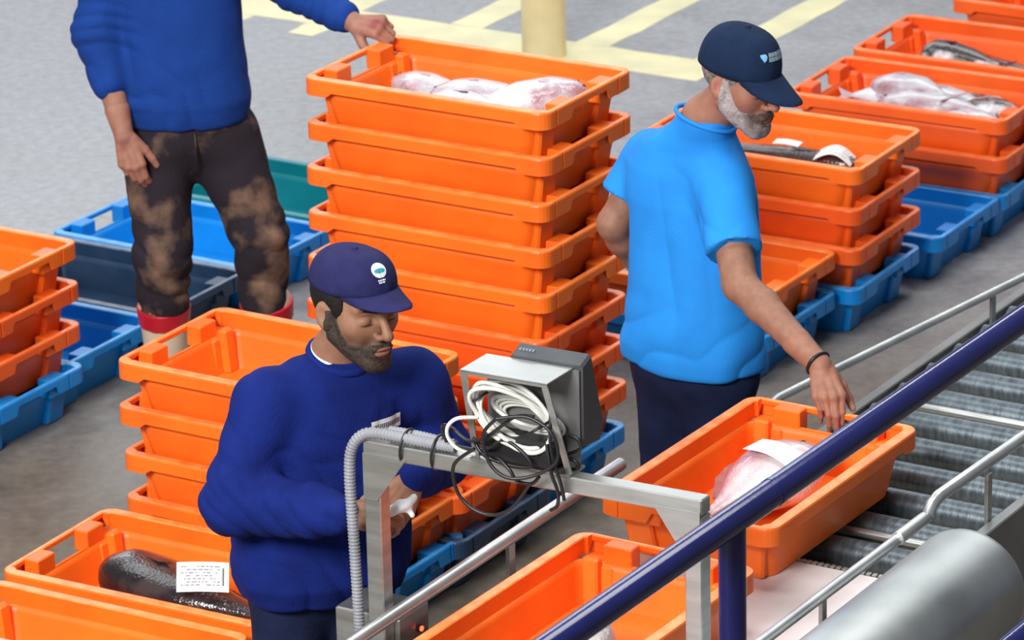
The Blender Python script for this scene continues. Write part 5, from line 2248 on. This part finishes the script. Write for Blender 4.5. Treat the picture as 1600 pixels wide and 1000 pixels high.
    b.tube(pts, .0062, 8, closed=True)
    sub(b, 'collar', TEE, p, OT_)
    # bracelet
    d = unit(np.array(rw) - np.array(re))
    a1 = unit(np.cross(d, (0, 0, 1)))
    a2 = np.cross(d, a1)
    c = np.array(rw) - d * .012
    b = MB()
    b.tube([tuple(c + (a1 * math.cos(t) + a2 * math.sin(t)) * .0325) for t in [2 * math.pi * i / 28 for i in range(28)]], .0048, 8, closed=True)
    sub(b, 'bracelet', BLACKP, p, OT_, 'black cord bracelet')
    hips = ((.535, 11.04, .70), (.42, 11.16, .70))
    kn = ((.545, 11.05, .43), (.42, 11.18, .43))
    an = ((.545, 11.03, .10), (.41, 11.18, .10))
    simple_legs(p, OT_, hips, kn, an, NAVYC, (.100, .085, .072), ((.479, 11.10, .70), (.185, .125, .11), np.stack([lx, f, (0, 0, 1)], 1)), seed=13, h=.010)
    for a in an:
        boot(p, OT_, (a[0], a[1], .09), (a[0], a[1], .4), f, BLACKP, None, .16)
    return p


man_tee()


# ---- the man in boots behind
def man_boots():
    OB_ = (-.93, 12.78, 0)
    p = empty('person', 'man in cobalt blue sweater and bleached trousers, his hand on the tall stack', 'person', OB_)
    f = unit((.10, -.995, 0))
    lx = unit((-.995, -.10, 0))
    hc = (-.97, 12.73, 1.70)
    R = frame(unit((.45, -.8, -.35)))
    O = OPS()
    P = head_ops(O, hc, R)
    O.u(RC(P(0, -.022, -.055), (-.975, 12.775, 1.55), .056, .062), .02)
    O.u(RC((-.975, 12.775, 1.55), (-.975, 12.78, 1.44), .062, .075), .02)
    Vh, Fh = grow(O, np.array(hc) - (.16, .17, .25), np.array(hc) + .16, .0045)
    Th = head_tint(Vh, hc, R, SKIN_B, (.4, .17, .14), (.03, .02, .015))
    rs, re, rw = (-1.150, 12.76, 1.42), (-1.203, 12.725, 1.185), (-1.132, 12.630, .892)
    ls, le, lw = (-.80, 12.78, 1.42), (-.615, 12.70, 1.315), (-.437, 12.535, 1.248)
    O = OPS()
    O.u(LOFT([(.80, -.95, 12.77, .14, .09), (1.15, -.965, 12.775, .14, .09), (1.42, -.975, 12.78, .14, .085), (1.50, -.975, 12.78, .07, .06)], lx, 2.2, .03), .02)
    for s_, e_, w_ in ((rs, re, rw), (ls, le, lw)):
        mid = np.array(e_) * .7 + np.array(w_) * .3
        O.chain([s_, e_, mid, w_], (.050, .041, .045, .029), .02)
    lo, hi = bounds([rs, re, rw, ls, le, lw, (-.95, 12.77, .8), (-.97, 12.77, 1.5)], .14)
    V1, F1 = grow(O, lo, hi, .0065)
    T1 = np.tile(np.array(SKIN_B), (len(V1), 1)) * (1 + .08 * vnoise(V1, 45, 4))[:, None]
    parts = [(Vh, Fh, Th), (V1, F1, T1)]
    y1 = unit((.22, -.12, -.95))
    z1 = unit((-.25, -.95, .1))
    z1 = unit(z1 - y1 * (z1 @ y1))
    y2 = unit((.80, -.58, .02))
    z2 = unit((-.15, -.55, .80))
    z2 = unit(z2 - y2 * (z2 @ y2))
    for wr, el, y_, z_, sg, cu, thb, red in ((rw, re, y1, z1, -1, [(.35, .45, .3), (.38, .5, .3), (.42, .55, .35), (.45, .6, .4)], (.3, .5), 0),
                                             (lw, le, y2, z2, 1, [(.95, 1.1, .6), (1.0, 1.1, .6), (1.05, 1.1, .6), (1.05, 1.1, .6)], (.7, 1.0), 1)):
        O = OPS()
        O.u(RC(np.array(el) * .25 + np.array(wr) * .75, wr, .038, .0285), .01)
        hand_ops(O, wr, np.stack([sg * np.cross(y_, z_), y_, z_], 1), cu, thb, 1.06)
        V, F = grow(O, np.array(wr) - .17, np.array(wr) + .17, .0032)
        T = np.tile(np.array((.38, .18, .13)), (len(V), 1)) * (1 + .14 * vnoise(V, 60, 4))[:, None]
        if red:
            c = np.array(wr) + y_ * .085 + z_ * .02
            w = np.exp(-(np.linalg.norm(V - c, axis=1) / .030) ** 2)[:, None] * .75
            T = T * (1 - w) + np.array((.22, .02, .03)) * w
        parts.append((V, F, T))
    V, F, T = join_np(parts)
    np_mesh('body', V, F, SKIN, p, OB_, T)
    O = OPS()
    O.u(ELL(P(0, -.018, .036), (.083, .102, .090), R), .01)

    def hair(Q, d):
        l = (Q - np.array(hc)) @ R
        reg = np.maximum(l[:, 1] - .045 - .3 * np.clip(l[:, 2] - .04, 0, 1), -.045 - l[:, 2])
        reg = np.minimum(reg, .075 - l[:, 2])
        return np.maximum(d - .003 * vnoise(Q, 120, 5), reg * .8)
    V, F = grow(O, np.array(hc) - .16, np.array(hc) + .16, .005, None, 1, hair)
    np_mesh('hair', V, F, HAIRB, p, OB_)
    # sweater
    O = OPS()
    O.u(LOFT([(.895, -.955, 12.765, .180, .128), (.93, -.955, 12.765, .188, .135), (.97, -.957, 12.766, .198, .142), (1.15, -.965, 12.772, .190, .135), (1.32, -.972, 12.778, .195, .130), (1.42, -.975, 12.78, .180, .115),
              (1.50, -.975, 12.78, .110, .085), (1.545, -.975, 12.778, .075, .070)], lx, 2.35, .014), .02)
    O.u(RC((-1.06, 12.775, 1.45), (-1.145, 12.765, 1.405), .066, .080), .03)
    O.u(RC((-.89, 12.785, 1.45), (-.81, 12.785, 1.41), .066, .080), .03)
    rc_ = np.array((-1.172, 12.682, 1.045))
    lc_ = np.array(lw) + unit(np.array(le) - lw) * .055
    O.chain([rs, re, tuple(rc_)], (.080, .071, .054), .03)
    O.chain([ls, le, tuple(lc_)], (.080, .066, .050), .03)
    O.sub(RC((-.975, 12.778, 1.575), (-.975, 12.778, 1.65), .066, .08), .008)
    lo, hi = bounds([rs, re, rc_, ls, le, lc_, (-.95, 12.77, .88), (-.97, 12.77, 1.55)], .13)

    def disp(V, N):
        d = dig(V, .0035, 7, 111) + dig(V, .0016, 19, 112)
        d += .008 * np.clip(seg_w(V, re, rc_, .13), 0, 1) * (creases(V, (.3, .2, 1), 20, 121, 1.6) - .4)
        d += .007 * np.clip(seg_w(V, le, lc_, .13), 0, 1) * (creases(V, (1, -.5, -.2), 19, 131, 1.6) - .4)
        d += .006 * np.clip((1.2 - V[:, 2]) / .2, 0, 1) * (creases(V, (.8, .2, .4), 11, 141, 1.5) - .4)
        return d
    V, F = grow(O, lo, hi, .0068, disp, 1)
    np_mesh('sweater', V, F, SWEATB, p, OB_)
    hips = ((-1.045, 12.76, .83), (-.855, 12.79, .83))
    simple_legs(p, OB_, hips, ((-1.040, 12.685, .50), (-.748, 12.72, .545)), ((-1.050, 12.735, .30), (-.745, 12.745, .33)), BLEACH,
                ((.108, .084, .074), (.116, .082, .072)), ((-.955, 12.77, .86), (.172, .120, .115), np.stack([lx, f, (0, 0, 1)], 1)), seed=23, h=.0065, fold=.013)
    b = MB()
    b.tube([tuple(q) for q in smooth_path([(-.925, 12.655, .885), (-.922, 12.640, .84), (-.928, 12.645, .79), (-.945, 12.66, .76)])], .0035, 6)
    sub(b, 'fly_seam', BLACKP, p, OB_)
    for a, k_, fz in (((-1.052, 12.765, .10), (-1.049, 12.735, .32), (-.05, -1, 0)), ((-.725, 12.80, .10), (-.742, 12.75, .34), (.35, -.95, 0))):
        boot(p, OB_, a, k_, fz, BOOTC, BOOTR, .315, .070)
    return p


man_boots()
